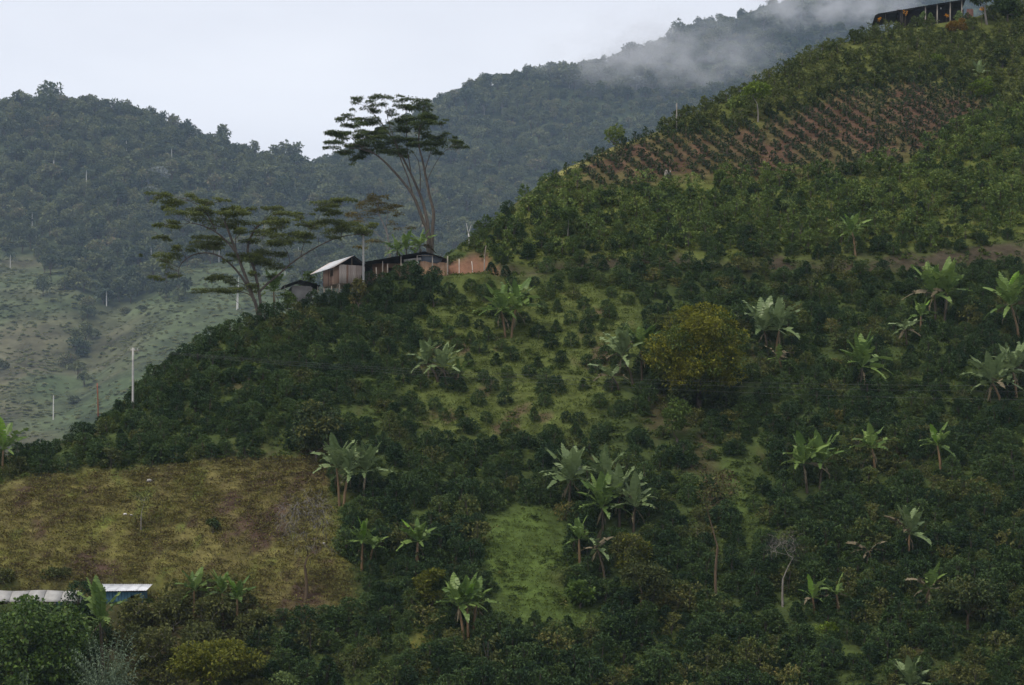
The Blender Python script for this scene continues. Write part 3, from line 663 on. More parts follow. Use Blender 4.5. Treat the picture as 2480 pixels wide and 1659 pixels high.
t0 = at(-60, 1465, Yb); t1 = at(188, 1460, Yb); tz = gz((t0[0] + t1[0]) / 2, Yb)
tun = empty('plastic_tunnel', (t1[0], Yb, tz), 0); tag(tun, 'long white plastic-covered tunnel at the left edge', 'greenhouse')
zr_ = (VH - 1431) * Yb / F - tz; Lt = t1[0] - t0[0]; zeb = (VH - 1457) * Yb / F - tz
for k in range(6):                                       # plastic panels stretched over hoops
    a, b = -Lt * k / 6, -Lt * (k + 1) / 6; V, Fc = [], []; n = 9
    for j, x in enumerate((a - .02, (a + b) / 2, b + .02)):
        for i in range(n):
            t = 2 * i / (n - 1) - 1; sag = 0.0
            V.append((x, 1.5 + 1.7 * t, zeb + (zr_ - zeb + sag + .05 * math.sin(x * 1.3)) * (1 - abs(t) ** 1.5)))
    for j in range(2):
        for i in range(n - 1): q = j * n + i; Fc.append((q, q + 1, q + n + 1, q + n))
    mb = MB(); mb.poly(V, Fc); o = mb.build('plastic_panel', M['tarp'], tun, True); s_ = o.modifiers.new('thick', 'SOLIDIFY'); s_.thickness = .012
m_ = MB(); n = 9
m_.poly([(.02, 1.5 + 1.7 * (2 * i / (n - 1) - 1), zeb + (zr_ - zeb) * (1 - abs(2 * i / (n - 1) - 1) ** 1.5)) for i in range(n)] + [(.14, 1.5 + 1.6 * (2 * i / (n - 1) - 1), zeb - .25 + (zr_ - zeb) * .8 * (1 - abs(2 * i / (n - 1) - 1) ** 1.5)) for i in range(n)],
        [(i, i + 1, n + i + 1, n + i) for i in range(n - 1)] + [tuple(range(n, 2 * n))]); m_.build('end_panel', M['tarp'], tun)
m_ = MB(); m_.box((-Lt / 2, .1, zeb / 2 - .3), (Lt / 2, .06, zeb / 2 + .3)); m_.build('side_wall', M['tan'], tun)
m_ = MB(); m_.box((-Lt * .18, .02, zeb - .22), (.3, .03, .2)); m_.build('window', M['blue'], tun)
for k in range(7):
    m_ = MB(); m_.tube([(-Lt * k / 6 + .0, 1.5 + 1.66 * t, zeb - .06 + (zr_ - zeb - .03) * (1 - abs(t) ** 1.5)) for t in np.linspace(-1, 1, 9)], .03, 5); m_.build('hoop', M['post'], tun)
KEEP += [(C3[0] + .6, C3[1] + 2.3, 2.6), (hx + 1, hy + 3, 5.2), (hx - 2.5, hy + 3, 5.0), (hx + 3.5, hy + 2.5, 4.2), (sb[0], 245.5, 2.6), (b0[0] + 2.4, 191, 3.6), (t1[0] - 3, 191.5, 4), (t1[0] - 7, 191.5, 4)]
KEEP += [(hs[0] + x, 322.5, 4.2) for x in (-5, -2, 1, 4, 6)]

# ------------------------------------------------------------------ poles, posts, dead stems, cables
def pole(name, label, cat, u, vt, vb, Y, r, mat, group=None, crossarm=False, bend=0.0, r2=None, fork=None):
    p = at(u, vb, Y); zb = gz(p[0], Y) - .4; root = empty(name, (p[0], Y, zb)); tag(root, label, cat, group)
    zt = (VH - vt) * Y / F - zb; mb = MB()
    pts = [(bend * math.sin(3 * t) , 0, zt * t) for t in np.linspace(0, 1, 6)]
    mb.tube(pts, list(np.linspace(r, r2 or r * .75, 6)), 8); mb.build('shaft' if crossarm else 'stem', mat, root, True)
    if fork:
        for f in fork: mb = MB(); mb.tube([pts[-1], (pts[-1][0] + f[0] * .5, 0, zt + f[1] * .5), (pts[-1][0] + f[0], .05, zt + f[1])], [(r2 or r * .75) * .8, .035, .02], 5); mb.build('branch', mat, root)
    if crossarm:
        mb = MB(); mb.box((.15, 0, zt - .35), (.45, .04, .045)); arm = mb.build('crossarm', M['post'], root)
        for x in (-.2, .15, .5):
            mb = MB(); mb.tube([(x, 0, zt - .3), (x, 0, zt - .12)], [.035, .05], 6); mb.build('insulator', M['stone'], arm)
    return root, np.array([p[0], Y, zb + zt])
lp, lpt = pole('utility_pole', 'tall grey utility pole on the left shoulder of the hill', 'utility pole', 322, 842, 990, 222.0, .14, M['concrete'], crossarm=True)
hpole, hpt = pole('utility_pole', 'grey utility pole at the right corner of the plank hut', 'utility pole', 880, 556, 665, 242.0, .15, M['concrete'], crossarm=True)
pole('dead_stem', 'thin rust-red dead stem standing left of the utility pole', 'dead stem', 235, 928, 975, 221.5, .075, M['rust'], bend=.12)
pole('dead_stem', 'white bleached dead trunk above the red earth bank', 'dead trunk', 1134, 566, 626, 254.5, .12, M['white_wood'], bend=.14, fork=[(-.25, 1.3), (.35, 1.1)])
pole('dead_stem', 'thin grey dead stem on the crest beside the red plot', 'dead stem', 1639, 250, 306, 283.0, .10, M['post'])
pole('dead_stem', 'leaning grey stick at the right end of the earth bank', 'dead stem', 1178, 594, 652, 249.6, .05, M['post'], bend=-.25)
pole('fence_post', 'thick grey post beside the right eave of the farmhouse', 'post', 1084, 620, 655, 246.8, .10, M['post'])
pole('fence_post', 'slim pale fence post in front of the earth bank', 'post', 1112, 627, 654, 247.6, .05, M['white_wood'])
pole('fence_post', 'crooked pale fence post halfway along the earth bank', 'post', 1142, 633, 652, 247.6, .05, M['white_wood'], bend=.12)
pole('fence_post', 'dark stub of a post at the foot of the leaning stick', 'post', 1173, 628, 652, 249.0, .09, M['post'])
pole('dead_stem', 'pale broken banana stump below the lone plantain right of centre', 'dead stem', 2059, 946, 1010, 222.5, .13, M['banana_dry'], bend=.1)
pole('dead_stem', 'leaning pale trunk near the lower right edge', 'dead trunk', 2358, 1440, 1520, 187.5, .12, M['bark_pale'], bend=-.3)
def cable(label, p, q, sag, r=.0065, group=None):
    mb = MB(); p, q = np.array(p), np.array(q)
    pts = [p + (q - p) * t - np.array([0, 0, sag * 4 * t * (1 - t)]) for t in np.linspace(0, 1, 30)]
    o = mb_ = MB(); mb_.tube([x - p for x in pts], r, 4, False); o = mb_.build('power_cable', M['wire']); o.location = p; return tag(o, label, 'cable', group)
for k, (v1, v2, w) in enumerate(((845, 925, 'uppermost'), (852, 940, 'middle'), (862, 962, 'lowest'))):
    cable('%s of three power cables crossing the slope to the right' % w, lpt + [-.2 + .35 * k, 0, -.15 - .1 * k], at(2700, v2 + 8, 205), 1.2)
for k, w in enumerate(('upper', 'lower')):
    cable('%s power cable running from the left pole down into the valley' % w, lpt + [.0, 0, -.12 - .3 * k], at(-150, 1085 + 22 * k, 260), 1.2)
cable('single power cable climbing from the left pole to the hut pole', lpt + [.3, 0, -.12], hpt + [-.1, 0, -.15], 1.0)

# ------------------------------------------------------------------ the three layered shade trees by the houses
def layered_tree(name, label, org, sc, Y, base_px, limbs, pads, leafmat, bark, r0=.2, spread=2.6, seed=1, dens=115, leaf=.30):
    g = np.random.default_rng(seed); k = Y / F
    def px(p): return ((org[0] + p[0] * sc - CU) * k, (VH - org[1] - p[1] * sc) * k)
    bx, bz = px(base_px); zg = gz(bx, Y); B = np.array([bx, Y, zg - .3]); root = empty(name, B); tag(root, label, 'tree')
    nodes = []; mb = MB()
    for i, (rs, re, pts) in enumerate(limbs):
        P = [np.array([*px(p)]) for p in pts]
        if nodes and i > 0:
            d = [abs(n[0][0] - P[0][0]) + abs(n[0][2] - P[0][1]) for n in nodes]; j = int(np.argmin(d)); y = nodes[j][0][1]
        else: y = Y
        dy = g.uniform(-1, 1) * spread; m = len(P); Q = []
        for q, p in enumerate(P):
            t = q / (m - 1); Q.append(np.array([p[0], y + dy * t ** 1.2, p[1]]))
        if i == 0 or pts[0][1] >= base_px[1] - 60: Q = [np.array([Q[0][0], Q[0][1], zg - .5])] + Q
        S = []                                            # smooth the limb
        for a, b in zip(Q, Q[1:]): S += [a, a * .5 + b * .5]
        S.append(Q[-1]); S = [S[0]] + [(S[q - 1] + 2 * S[q] + S[q + 1]) / 4 for q in range(1, len(S) - 1)] + [S[-1]]
        rr = np.linspace(rs, re, len(S)); mb.tube([s - B for s in S], list(rr), 8, False)
        nodes += [(s, r) for s, r in zip(S, rr)]
    main = list(nodes); Vs = []
    pads = list(pads)
    for it, (x, y, hw, hh) in enumerate(pads):
        X, Z = px((x, y)); a = hw * sc * k; hgt = max(hh * sc * k * .95, .14)
        d = [math.hypot(n[0][0] - X, n[0][2] - Z + .2) + (1.2 if n[0][2] > Z else 0) for n in nodes]; j = int(np.argmin(d)); n0, rn = nodes[j]
        reps = [(0, 0, 1.0)] + ([(g.uniform(-.5, .5) * a, g.choice([-1, 1]) * g.uniform(1.2, 2.6), .85)] if it % 2 == 0 else [])
        for ox, oy, sc2 in reps:
            c = np.array([X + ox, n0[1] + g.uniform(-.9, .9) + oy, Z + g.uniform(-.05, .05)]); A = a * sc2
            pp = limb(mb, n0 - B, c - B - np.array([0, 0, hgt * .5]), max(.02, min(rn * .6, .05)), .01, g, sag=.04, bow=.05, sides=4)
            nodes.append((pp[3] + B, .02))
            for q in range(3):
                th = g.random() * 6.28; e = c + np.array([math.cos(th) * A * .8, math.sin(th) * A * .6, 0]); mb.tube([pp[3], (pp[3] + e - B) / 2 + np.array([0, 0, .05]), e - B], [.014, .01, .006], 3, False)
            n = int(dens * math.pi * A * min(A, 1.1) + 24); sub = max(2, int(A * 3)); th = g.random(n) * 6.28; r_ = np.sqrt(g.random(n))
            sc_ = g.normal(0, .55, (sub, 2)); own = g.integers(0, sub, n)
            ux = np.clip(.6 * r_ * np.cos(th) + sc_[own, 0], -1.5, 1.5); uy = np.clip(.6 * r_ * np.sin(th) + sc_[own, 1], -1.4, 1.4)
            zz = hgt * (.75 - .55 * (ux ** 2 + .4 * uy ** 2)) * g.uniform(-.2, 1.0, n) + hgt * g.normal(0, .22, n) - hgt * .2 + .10 * np.sin(own * 2.1)
            P = np.stack([c[0] + ux * A, c[1] + uy * min(A, 1.2), c[2] + zz], 1)
            D = np.stack([ux + g.normal(0, .55, n), uy + g.normal(0, .55, n), g.normal(.05, .28, n)], 1)
            Ln = leaf * g.uniform(.6, 1.25, n); Vs.append(leaf_quads(P, D, Ln, Ln * .34, g, .30))
    mb.build('trunk', bark, root, True)
    o = obj('crown', leaves_mesh('crown', np.concatenate(Vs) - B, leafmat), root)
    return root
L1 = [(.24, .12, [(1115, 1200), (1065, 1100), (1030, 970), (960, 800), (900, 620), (870, 540), (820, 400)]),
      (.20, .12, [(1140, 1195), (1130, 1080), (1100, 930), (1075, 800), (1000, 660), (1040, 530), (1090, 430), (1150, 395)]),
      (.15, .035, [(1060, 1095), (1000, 960), (900, 820), (760, 700), (620, 665), (480, 690), (380, 770), (350, 850), (370, 910)]),
      (.13, .05, [(985, 850), (930, 700), (830, 570), (740, 500), (620, 440), (510, 430)]),
      (.07, .03, [(740, 500), (690, 390), (620, 275), (530, 235), (480, 215)]),
      (.14, .04, [(1130, 1040), (1200, 960), (1300, 880), (1400, 780), (1520, 690), (1680, 590), (1820, 520), (1960, 480), (2150, 470)]),
      (.05, .02, [(1410, 770), (1400, 660), (1340, 610)]), (.05, .02, [(1510, 695), (1530, 610), (1580, 500), (1660, 400), (1720, 290)]),
      (.06, .02, [(1040, 1000), (960, 960), (850, 920), (650, 890)]), (.07, .02, [(1065, 1090), (960, 1030), (700, 1040), (510, 1050)]),
      (.03, .02, [(850, 1050), (900, 1130), (960, 1170), (970, 1260)]), (.06, .02, [(930, 700), (900, 560), (940, 420), (980, 330)]),
      (.05, .02, [(1075, 800), (1180, 740), (1290, 690)])]
P1 = [(150, 160, 60, 18), (320, 170, 90, 35), (480, 180, 70, 30), (180, 230, 50, 18), (340, 225, 100, 30), (330, 280, 80, 20), (680, 215, 90, 25), (800, 225, 50, 25),
      (560, 300, 100, 28), (700, 320, 100, 28), (480, 350, 110, 35), (620, 380, 130, 35), (320, 430, 80, 25), (220, 465, 55, 18), (310, 490, 80, 14), (840, 330, 100, 30), (950, 290, 90, 35),
      (1080, 265, 80, 25), (1000, 330, 110, 30), (900, 400, 120, 35), (780, 430, 110, 28), (1050, 400, 70, 20), (1300, 280, 90, 28), (1400, 310, 80, 25), (1500, 335, 60, 20), (1590, 325, 50, 12),
      (1250, 350, 100, 18), (1380, 400, 90, 30), (1250, 420, 110, 30), (1170, 470, 110, 30), (960, 500, 80, 20), (1250, 520, 110, 25), (640, 520, 110, 20), (520, 550, 60, 18), (680, 580, 130, 30),
      (530, 620, 100, 25), (420, 645, 80, 28), (760, 590, 80, 30), (220, 555, 75, 22), (130, 700, 75, 18), (240, 720, 100, 30), (330, 690, 70, 30), (250, 790, 45, 30), (160, 895, 85, 18), (290, 880, 70, 22),
      (1100, 560, 110, 30), (1300, 600, 120, 40), (1420, 570, 130, 30), (1150, 660, 130, 35), (1280, 680, 80, 30), (960, 700, 90, 28), (980, 750, 120, 30), (1180, 760, 160, 40), (1290, 790, 110, 25),
      (1080, 720, 80, 30), (1450, 500, 90, 25), (1560, 510, 110, 35), (1680, 500, 130, 35), (1650, 400, 100, 30), (1780, 380, 140, 35), (1900, 400, 110, 35), (1850, 450, 150, 35), (2020, 430, 110, 35),
      (2170, 400, 80, 25), (2130, 450, 100, 25), (1720, 220, 100, 25), (1850, 220, 90, 25), (1960, 210, 80, 28), (1780, 280, 100, 25), (1880, 290, 60, 18), (1560, 410, 60, 15), (1700, 320, 50, 20),
      (720, 900, 120, 22), (860, 950, 70, 30), (640, 905, 40, 14), (640, 1045, 140, 18), (800, 1040, 130, 20), (960, 1010, 100, 25), (1090, 880, 60, 30), (1060, 990, 80, 20), (1250, 890, 50, 12)]
layered_tree('shade_tree', 'wide layered umbrella tree left of the plank hut', (340, 440), .256, 239.0, (1120, 1200), L1, P1, M['albizia'], M['bark'], seed=11)
L2 = [(.26, .06, [(1105, 1440), (1060, 1370), (1000, 1200), (950, 1080), (840, 940), (740, 830), (650, 740), (570, 680), (450, 640), (330, 630)]),
      (.24, .04, [(1112, 1440), (1080, 1280), (1040, 1120), (1000, 1030), (930, 860), (850, 710), (790, 590), (700, 430), (600, 300), (480, 160)]),
      (.24, .05, [(1140, 1445), (1165, 1260), (1130, 1150), (1095, 990), (1070, 850), (1045, 730), (1010, 620), (1010, 500), (1040, 350), (1060, 220)]),
      (.10, .03, [(950, 1080), (900, 900), (850, 790), (815, 690), (780, 560), (720, 430), (690, 250)]),
      (.08, .03, [(1020, 1040), (1025, 900), (1010, 730), (940, 650)]), (.08, .03, [(925, 840), (905, 700), (880, 590), (890, 320), (870, 160)]),
      (.07, .03, [(1070, 850), (1110, 720), (1150, 580), (1250, 520)]), (.05, .02, [(1090, 950), (1160, 810), (1220, 720), (1280, 660), (1400, 610)]),
      (.06, .02, [(450, 640), (330, 500), (220, 465)]), (.06, .02, [(600, 300), (420, 280), (230, 270)]), (.05, .02, [(570, 680), (420, 600), (200, 620)])]
P2 = [(350, 115, 55, 28), (440, 110, 80, 25), (540, 120, 60, 25), (340, 170, 40, 20), (480, 190, 60, 40), (560, 200, 60, 35), (670, 150, 80, 30), (680, 210, 70, 30), (800, 130, 50, 18), (920, 130, 70, 18),
      (870, 190, 90, 30), (960, 220, 100, 30), (1060, 200, 90, 18), (1120, 220, 40, 25), (1080, 265, 40, 18), (200, 265, 60, 22), (300, 270, 80, 22), (400, 265, 50, 20), (500, 300, 100, 30), (600, 320, 90, 35),
      (730, 270, 60, 25), (260, 370, 60, 18), (350, 360, 80, 25), (400, 400, 60, 25), (880, 330, 100, 20), (830, 360, 70, 18), (1000, 350, 110, 30), (1120, 350, 100, 25), (1220, 360, 60, 18), (680, 380, 80, 25),
      (560, 430, 100, 18), (120, 465, 75, 18), (220, 460, 90, 25), (330, 465, 80, 25), (150, 510, 70, 18), (270, 520, 100, 20), (450, 450, 90, 25), (640, 430, 80, 20), (760, 420, 90, 35), (880, 430, 110, 40),
      (1000, 420, 110, 40), (1120, 430, 90, 35), (420, 520, 100, 20), (540, 540, 80, 30), (650, 530, 80, 25), (1200, 470, 100, 30), (1270, 510, 70, 22), (1150, 520, 90, 25), (820, 530, 120, 35), (960, 540, 100, 25),
      (720, 570, 100, 30), (100, 625, 70, 22), (200, 615, 90, 25), (330, 610, 90, 25), (450, 590, 110, 25), (570, 600, 90, 25), (280, 670, 90, 25), (380, 690, 90, 22), (500, 650, 100, 25), (620, 640, 90, 30),
      (750, 660, 100, 25), (860, 640, 110, 25), (1000, 590, 90, 22), (1080, 590, 110, 25), (1200, 590, 110, 30), (1310, 590, 80, 25), (1400, 600, 60, 22), (1440, 640, 70, 20), (1150, 660, 80, 28), (260, 700, 50, 20), (340, 725, 40, 18)]
layered_tree('shade_tree', 'tall umbrella tree with bare forked trunks above the farmhouse', (770, 210), .2423, 255.0, (1115, 1440), L2, P2, M['albizia'], M['bark'], seed=12)
L3 = [(.12, .05, [(730, 1650), (690, 1450), (640, 1340), (600, 1260), (590, 1130)]), (.06, .02, [(690, 1450), (680, 1340), (700, 1250), (760, 1190)]), (.05, .02, [(720, 1600), (620, 1500), (560, 1440), (450, 1300)]), (.04, .02, [(610, 1280), (480, 1220), (360, 1270)]), (.04, .02, [(700, 1480), (800, 1420), (900, 1410)])]
P3 = [(480, 1120, 80, 20), (550, 1080, 40, 18), (600, 1110, 90, 25), (650, 1090, 30, 12), (540, 1150, 110, 20), (640, 1190, 130, 30), (760, 1180, 80, 18), (850, 1170, 50, 12), (430, 1200, 60, 15), (580, 1230, 100, 25), (720, 1250, 80, 25),
      (430, 1260, 100, 20), (320, 1275, 80, 18), (760, 1285, 40, 12), (450, 1310, 60, 15), (590, 1540, 50, 12), (540, 1560, 60, 12), (440, 1600, 70, 14), (760, 1375, 40, 12), (900, 1410, 85, 14)]
layered_tree('shade_tree', 'thin yellowing umbrella tree between the other two', (770, 210), .2423, 256.0, (730, 1650), L3, P3, M['yellowing'], M['bark_pale'], r0=.1, spread=1.2, seed=13, dens=45)

# ------------------------------------------------------------------ other trees and big bushes
def px_tree(name, label, u, vb, vt, hw, leafmat, bark=None, n=26, leaf=.45, per=70, fork=.3, seed=1, Y=None, cr=None, lo=.35, cat='tree', trunk_r=.14, asp=.5, flat=.75, clump_mats=None, group=None, up=.35, droop=.2, r=(.18, .32), uc=None, keep=1.0):
    """a tree standing at photo column u, foot at row vb, crown top at row vt, crown half width hw (rows and columns of the photograph)"""
    b = hit(u, vb) if Y is None else foot(u, Y); k = b[1] / F
    h = ((VH - vt) * k) - b[2]; R_ = hw * k; g = np.random.default_rng(seed); cz = h * (1 + lo) / 2; rz = h * (1 - lo) / 2
    dx = 0 if uc is None else (uc - u) * k
    cl = ellipsoid_clumps(g, (dx, 0, cz), R_ * .82, R_ * .82, rz * .85, n, R_ * r[0], R_ * r[1], -.9 if lo < .3 else -.3, .35, (.15 if lo < .06 else .45) if lo < .3 else .7)
    KEEP.append((b[0], b[1], max(.9, R_ * .75 * keep)))
    return tree(name, label, cat, b, h, cl, leafmat, bark or M['bark'], per, leaf, asp, trunk_r, fork, group, (dx * .5, 0), flat, up, droop, seed, clump_mats=clump_mats)
px_tree('mango_tree', 'large round olive-yellow tree in the middle of the slope', 1692, 985, 718, 134, None, M['bark'], n=150, leaf=.30, per=190, fork=.2, lo=.02, trunk_r=.3, seed=21, clump_mats=[M['mango'], M['mango'], M['mango_dark']], r=(.14, .25), keep=.55)
px_tree('dark_bush', 'dark bush under the left side of the round olive-yellow tree', 1650, 1000, 930, 42, M['darkleaf'], n=22, leaf=.3, per=60, fork=.1, lo=.0, seed=55, cat='bush', keep=.5)
px_tree('dark_bush', 'dark bush under the right side of the round olive-yellow tree', 1738, 1000, 928, 46, M['darkleaf'], n=22, leaf=.3, per=60, fork=.1, lo=.0, seed=56, cat='bush', keep=.5)
px_tree('leafy_bush', 'bright green bush climbing below the round olive-yellow tree', 1640, 1075, 958, 36, M['belt'], n=22, leaf=.34, per=60, fork=.1, lo=.05, seed=22, cat='bush')
px_tree('dark_bush', 'large dark brownish bush above the brown field corner', 765, 1120, 968, 68, M['darkleaf'], n=40, leaf=.36, per=80, fork=.15, lo=.1, seed=23, cat='bush', clump_mats=[M['darkleaf'], M['darkleaf'], M['olive']])
px_tree('small_tree', 'small bright green tree on a thin pale trunk in the red plot', 1834, 296, 200, 38, M['lime'], M['bark_pale'], n=20, leaf=.4, per=50, fork=.45, lo=.5, seed=24, trunk_r=.09)
px_tree('leafy_bush', 'bright green bush left of the small tree in the red plot', 1784, 285, 232, 34, M['belt'], n=16, leaf=.36, per=60, fork=.1, lo=.1, seed=25, cat='bush')
px_tree('small_tree', 'little dark tree beside the left wall of the plank hut', 745, 702, 624, 27, M['belt'], n=18, leaf=.30, per=70, fork=.4, lo=.35, seed=26, trunk_r=.06, Y=250.5)
px_tree('leafy_bush', 'green bush alone on the grassy crest right of centre', 1490, 345, 300, 24, M['belt'], n=14, leaf=.36, per=60, fork=.1, lo=.05, seed=27, Y=281.0, cat='bush')
px_tree('dying_tree', 'tall thin tree with a brown crown in the lower right thicket', 1738, 1462, 1120, 62, M['brownleaf'], M['bark_brown'], n=20, leaf=.34, per=26, fork=.4, lo=.5, seed=28, trunk_r=.13, clump_mats=[M['brownleaf'], M['olive']], keep=.4)
px_tree('bare_tree', 'leafless grey twiggy tree in the lower right thicket', 1896, 1468, 1282, 52, M['greytwig'], M['bark_pale'], n=34, leaf=.5, per=16, asp=.06, fork=.35, lo=.42, seed=29, trunk_r=.1, keep=.4)
px_tree('bare_tree', 'leafless brown tree standing in the lower right of the brown field', 738, 1455, 1180, 78, M['greytwig'], M['bark_brown'], n=60, leaf=.8, per=14, asp=.07, fork=.3, lo=.28, seed=30, trunk_r=.16, keep=.3)
px_tree('sapling', 'thin sapling with two pale stems in the brown field', 342, 1285, 1185, 30, M['olive'], M['bark_pale'], n=12, leaf=.28, per=14, fork=.35, lo=.4, seed=31, trunk_r=.06, keep=.3)
px_tree('flowering_bush', 'bush with scattered yellow flowers right of the green lawn', 1528, 1400, 1285, 55, M['olive'], n=26, leaf=.34, per=70, fork=.1, lo=.08, seed=32, cat='bush', clump_mats=[M['olive'], M['olive'], M['yellowtree']])
px_tree('olive_tree', 'olive-green tree on a thin trunk beyond the lawn corner', 1545, 1500, 1362, 64, M['olive'], M['bark_brown'], n=26, leaf=.36, per=60, fork=.45, lo=.45, seed=33, trunk_r=.1, uc=1565, keep=.4)
px_tree('yellow_bush', 'rounded yellow-green bush above the lower banana clump', 1046, 1470, 1372, 46, M['yellowtree'], n=24, leaf=.34, per=70, fork=.1, lo=.05, seed=34, cat='bush')
px_tree('dark_bush', 'broad dark-leaved bush at the lower edge of the lawn', 1405, 1472, 1405, 36, M['bigleaf'], n=18, leaf=.42, per=50, asp=.7, fork=.1, lo=.02, seed=35, cat='bush')
px_tree('dark_tree', 'dark bushy tree near the lower right edge', 2345, 1530, 1398, 78, M['darkleaf'], M['bark_brown'], n=36, leaf=.38, per=70, fork=.3, lo=.25, seed=36, clump_mats=[M['darkleaf'], M['darkleaf'], M['olive']], keep=.7)
px_tree('yellow_bush', 'low pale yellow bush in the lower right thicket', 2003, 1545, 1510, 30, M['lime'], n=12, leaf=.3, per=36, fork=.1, lo=.2, seed=37, cat='bush')
px_tree('round_bush', 'orange-tinted dome-shaped bush below the hilltop shed', 2316, 92, 40, 25, M['orange'], n=16, leaf=.3, per=80, fork=.1, lo=.02, seed=38, cat='bush')
px_tree('green_tree', 'bright green tree in the top right corner', 2440, 95, -20, 42, M['belt'], n=30, leaf=.5, per=70, fork=.2, lo=.1, seed=39, Y=318.0)
px_tree('dark_tree', 'dark tree with a pale trunk at the right end of the hilltop shed', 2392, 76, -25, 36, M['darkleaf'], M['bark_pale'], n=24, leaf=.5, per=60, fork=.5, lo=.5, seed=40, Y=317.0, uc=2378, trunk_r=.16)
px_tree('vine_bush', 'yellow-green vine-covered bush in the upper right', 2378, 238, 180, 30, M['lime'], n=16, leaf=.34, per=50, fork=.1, lo=.05, seed=41, cat='bush')
px_tree('yellow_bush', 'small bright yellow-green bush on the upper right slope', 2268, 160, 128, 18, M['lime'], n=10, leaf=.3, per=50, fork=.1, lo=.05, seed=42, cat='bush')
px_tree('lantern_tree', 'dark young tree at the right margin halfway up the slope', 2428, 165, 115, 22, M['darkleaf'], n=12, leaf=.36, per=60, fork=.1, lo=.1, seed=43)
px_tree('leafy_bush', 'grey-green bush in the light belt above the terrace', 1907, 520, 482, 20, M['palegreen'], n=10, leaf=.3, per=50, fork=.1, lo=.05, seed=44, cat='bush')
px_tree('leafy_bush', 'smaller grey-green bush left of its pale twin', 1776, 500, 472, 14, M['palegreen'], n=8, leaf=.28, per=46, fork=.1, lo=.05, seed=45, cat='bush')
px_tree('small_tree', 'slim dark tree with a thin trunk at the left of the light belt', 1376, 588, 498, 30, M['belt'], M['bark_pale'], n=18, leaf=.34, per=50, fork=.4, lo=.4, seed=46, trunk_r=.05)
for i, (u, vb, vt, lab) in enumerate(((2233, 48, 22, 'left'), (2257, 48, 22, 'middle'), (2322, 40, 24, 'right'))):
    px_tree('leafy_plant', '%s of the pale green leafy plants in front of the hilltop shed' % lab, u, vb, vt, 9, M['palegreen'], n=7, leaf=.34, per=30, asp=.7, fork=.1, lo=.05, seed=50 + i, Y=316.5, cat='plant', trunk_r=.05, keep=.1)
for i, (u, vt, r_, lab) in enumerate(((2193, 24, 8, 'orange flowering plant at the left posts of the hilltop shed'), (2378, 16, 7, 'orange flowering plant below the dark tree by the hilltop shed'), (2292, 33, 5, 'small orange flowers low in front of the hilltop shed'), (2129, 38, 5, 'pinkish orange flower at the left tip of the hilltop'))):
    px_tree('flower_plant', lab, u, vt + 30, vt, r_, M['flower'], M['stem_dark'], n=3, leaf=.22, per=12, asp=.8, fork=.6, lo=.6, seed=60 + i, Y=316.0, cat='flower', trunk_r=.04, keep=.1)
px_tree('coffee_bush', 'tall coffee bush hiding the middle of the farmhouse wall', 1008, 700, 626, 21, M['coffee'], n=22, leaf=.28, per=60, fork=.1, lo=.0, seed=47, Y=241.5, cat='bush')
px_tree('coffee_bush', 'broad coffee bush below the right corner of the farmhouse', 1050, 714, 648, 27, M['coffee'], n=24, leaf=.28, per=60, fork=.1, lo=.0, seed=48, Y=239.6, cat='bush')
px_tree('coffee_bush', 'coffee bush between the plank hut and the farmhouse', 938, 705, 655, 26, M['coffee'], n=20, leaf=.28, per=60, fork=.1, lo=.0, seed=49, Y=240.2, cat='bush')
px_tree('olive_bush', 'brownish bush hiding the right corner of the plank hut floor', 868, 715, 664, 28, M['olive'], n=22, leaf=.28, per=55, fork=.1, lo=.0, seed=53, Y=239.6, cat='bush')
px_tree('olive_bush', 'green bush hiding the foot of the grey shed', 706, 748, 700, 30, M['belt'], n=22, leaf=.28, per=55, fork=.1, lo=.0, seed=54, Y=239.2, cat='bush')
# foreground growth, lower left
px_tree('broadleaf_tree', 'dense glossy broad-leaved tree in the lower left corner', 95, 1700, 1432, 150, M['bigleaf'], n=110, leaf=.40, per=70, asp=.62, fork=.25, lo=.05, seed=70, Y=178.0, trunk_r=.25, r=(.13, .22))
px_tree('yellow_tree', 'yellow-olive feathery tree at the bottom left', 520, 1700, 1545, 128, M['yellowtree'], M['bark_brown'], n=60, leaf=.34, per=90, fork=.3, lo=.2, seed=71, Y=178.5, trunk_r=.18, flat=.45, r=(.14, .25))
px_tree('pale_bush', 'pale green bush at the bottom edge right of the yellow tree', 690, 1690, 1625, 38, M['palegreen'], n=16, leaf=.3, per=40, fork=.1, lo=.05, seed=72, Y=179.0, cat='bush')
for i, (u, vt, w_, lab) in enumerate(((330, 1440, 44, 'brownish shrub in front of the blue shed'), (420, 1428, 56, 'tall brownish shrub right of the blue shed'), (520, 1440, 60, 'wide brownish shrub below the foot of the brown field'), (610, 1475, 46, 'brownish shrub at the right of the foot thicket'), (380, 1500, 60, 'dull green shrub behind the cane'), (490, 1505, 56, 'dull green shrub above the yellow-olive tree'))):
    px_tree('olive_shrub', lab, u, vt + 120, vt, w_, M['olive'], M['bark_pale'], n=34, leaf=.34, per=55, fork=.12, lo=.0, seed=80 + i, Y=[187, 187, 186.5, 186, 182.5, 182.5][i], cat='shrub', trunk_r=.06)
px_tree('leafy_bush', 'grey-green bush at the left margin above the white tunnel', 10, 1430, 1385, 36, M['olive'], n=14, leaf=.32, per=50, fork=.1, lo=.05, seed=88, Y=193.5, cat='bush')
px_tree('leafy_bush', 'low green bush on the brown slope above the white tunnel', 140, 1430, 1382, 40, M['olive'], n=14, leaf=.32, per=46, fork=.1, lo=.05, seed=89, Y=194.0, cat='bush')
px_tree('leafy_bush', 'tiny dark bush alone in the brown field', 516, 1290, 1252, 16, M['darkleaf'], n=8, leaf=.3, per=40, fork=.1, lo=.05, seed=90, cat='bush')
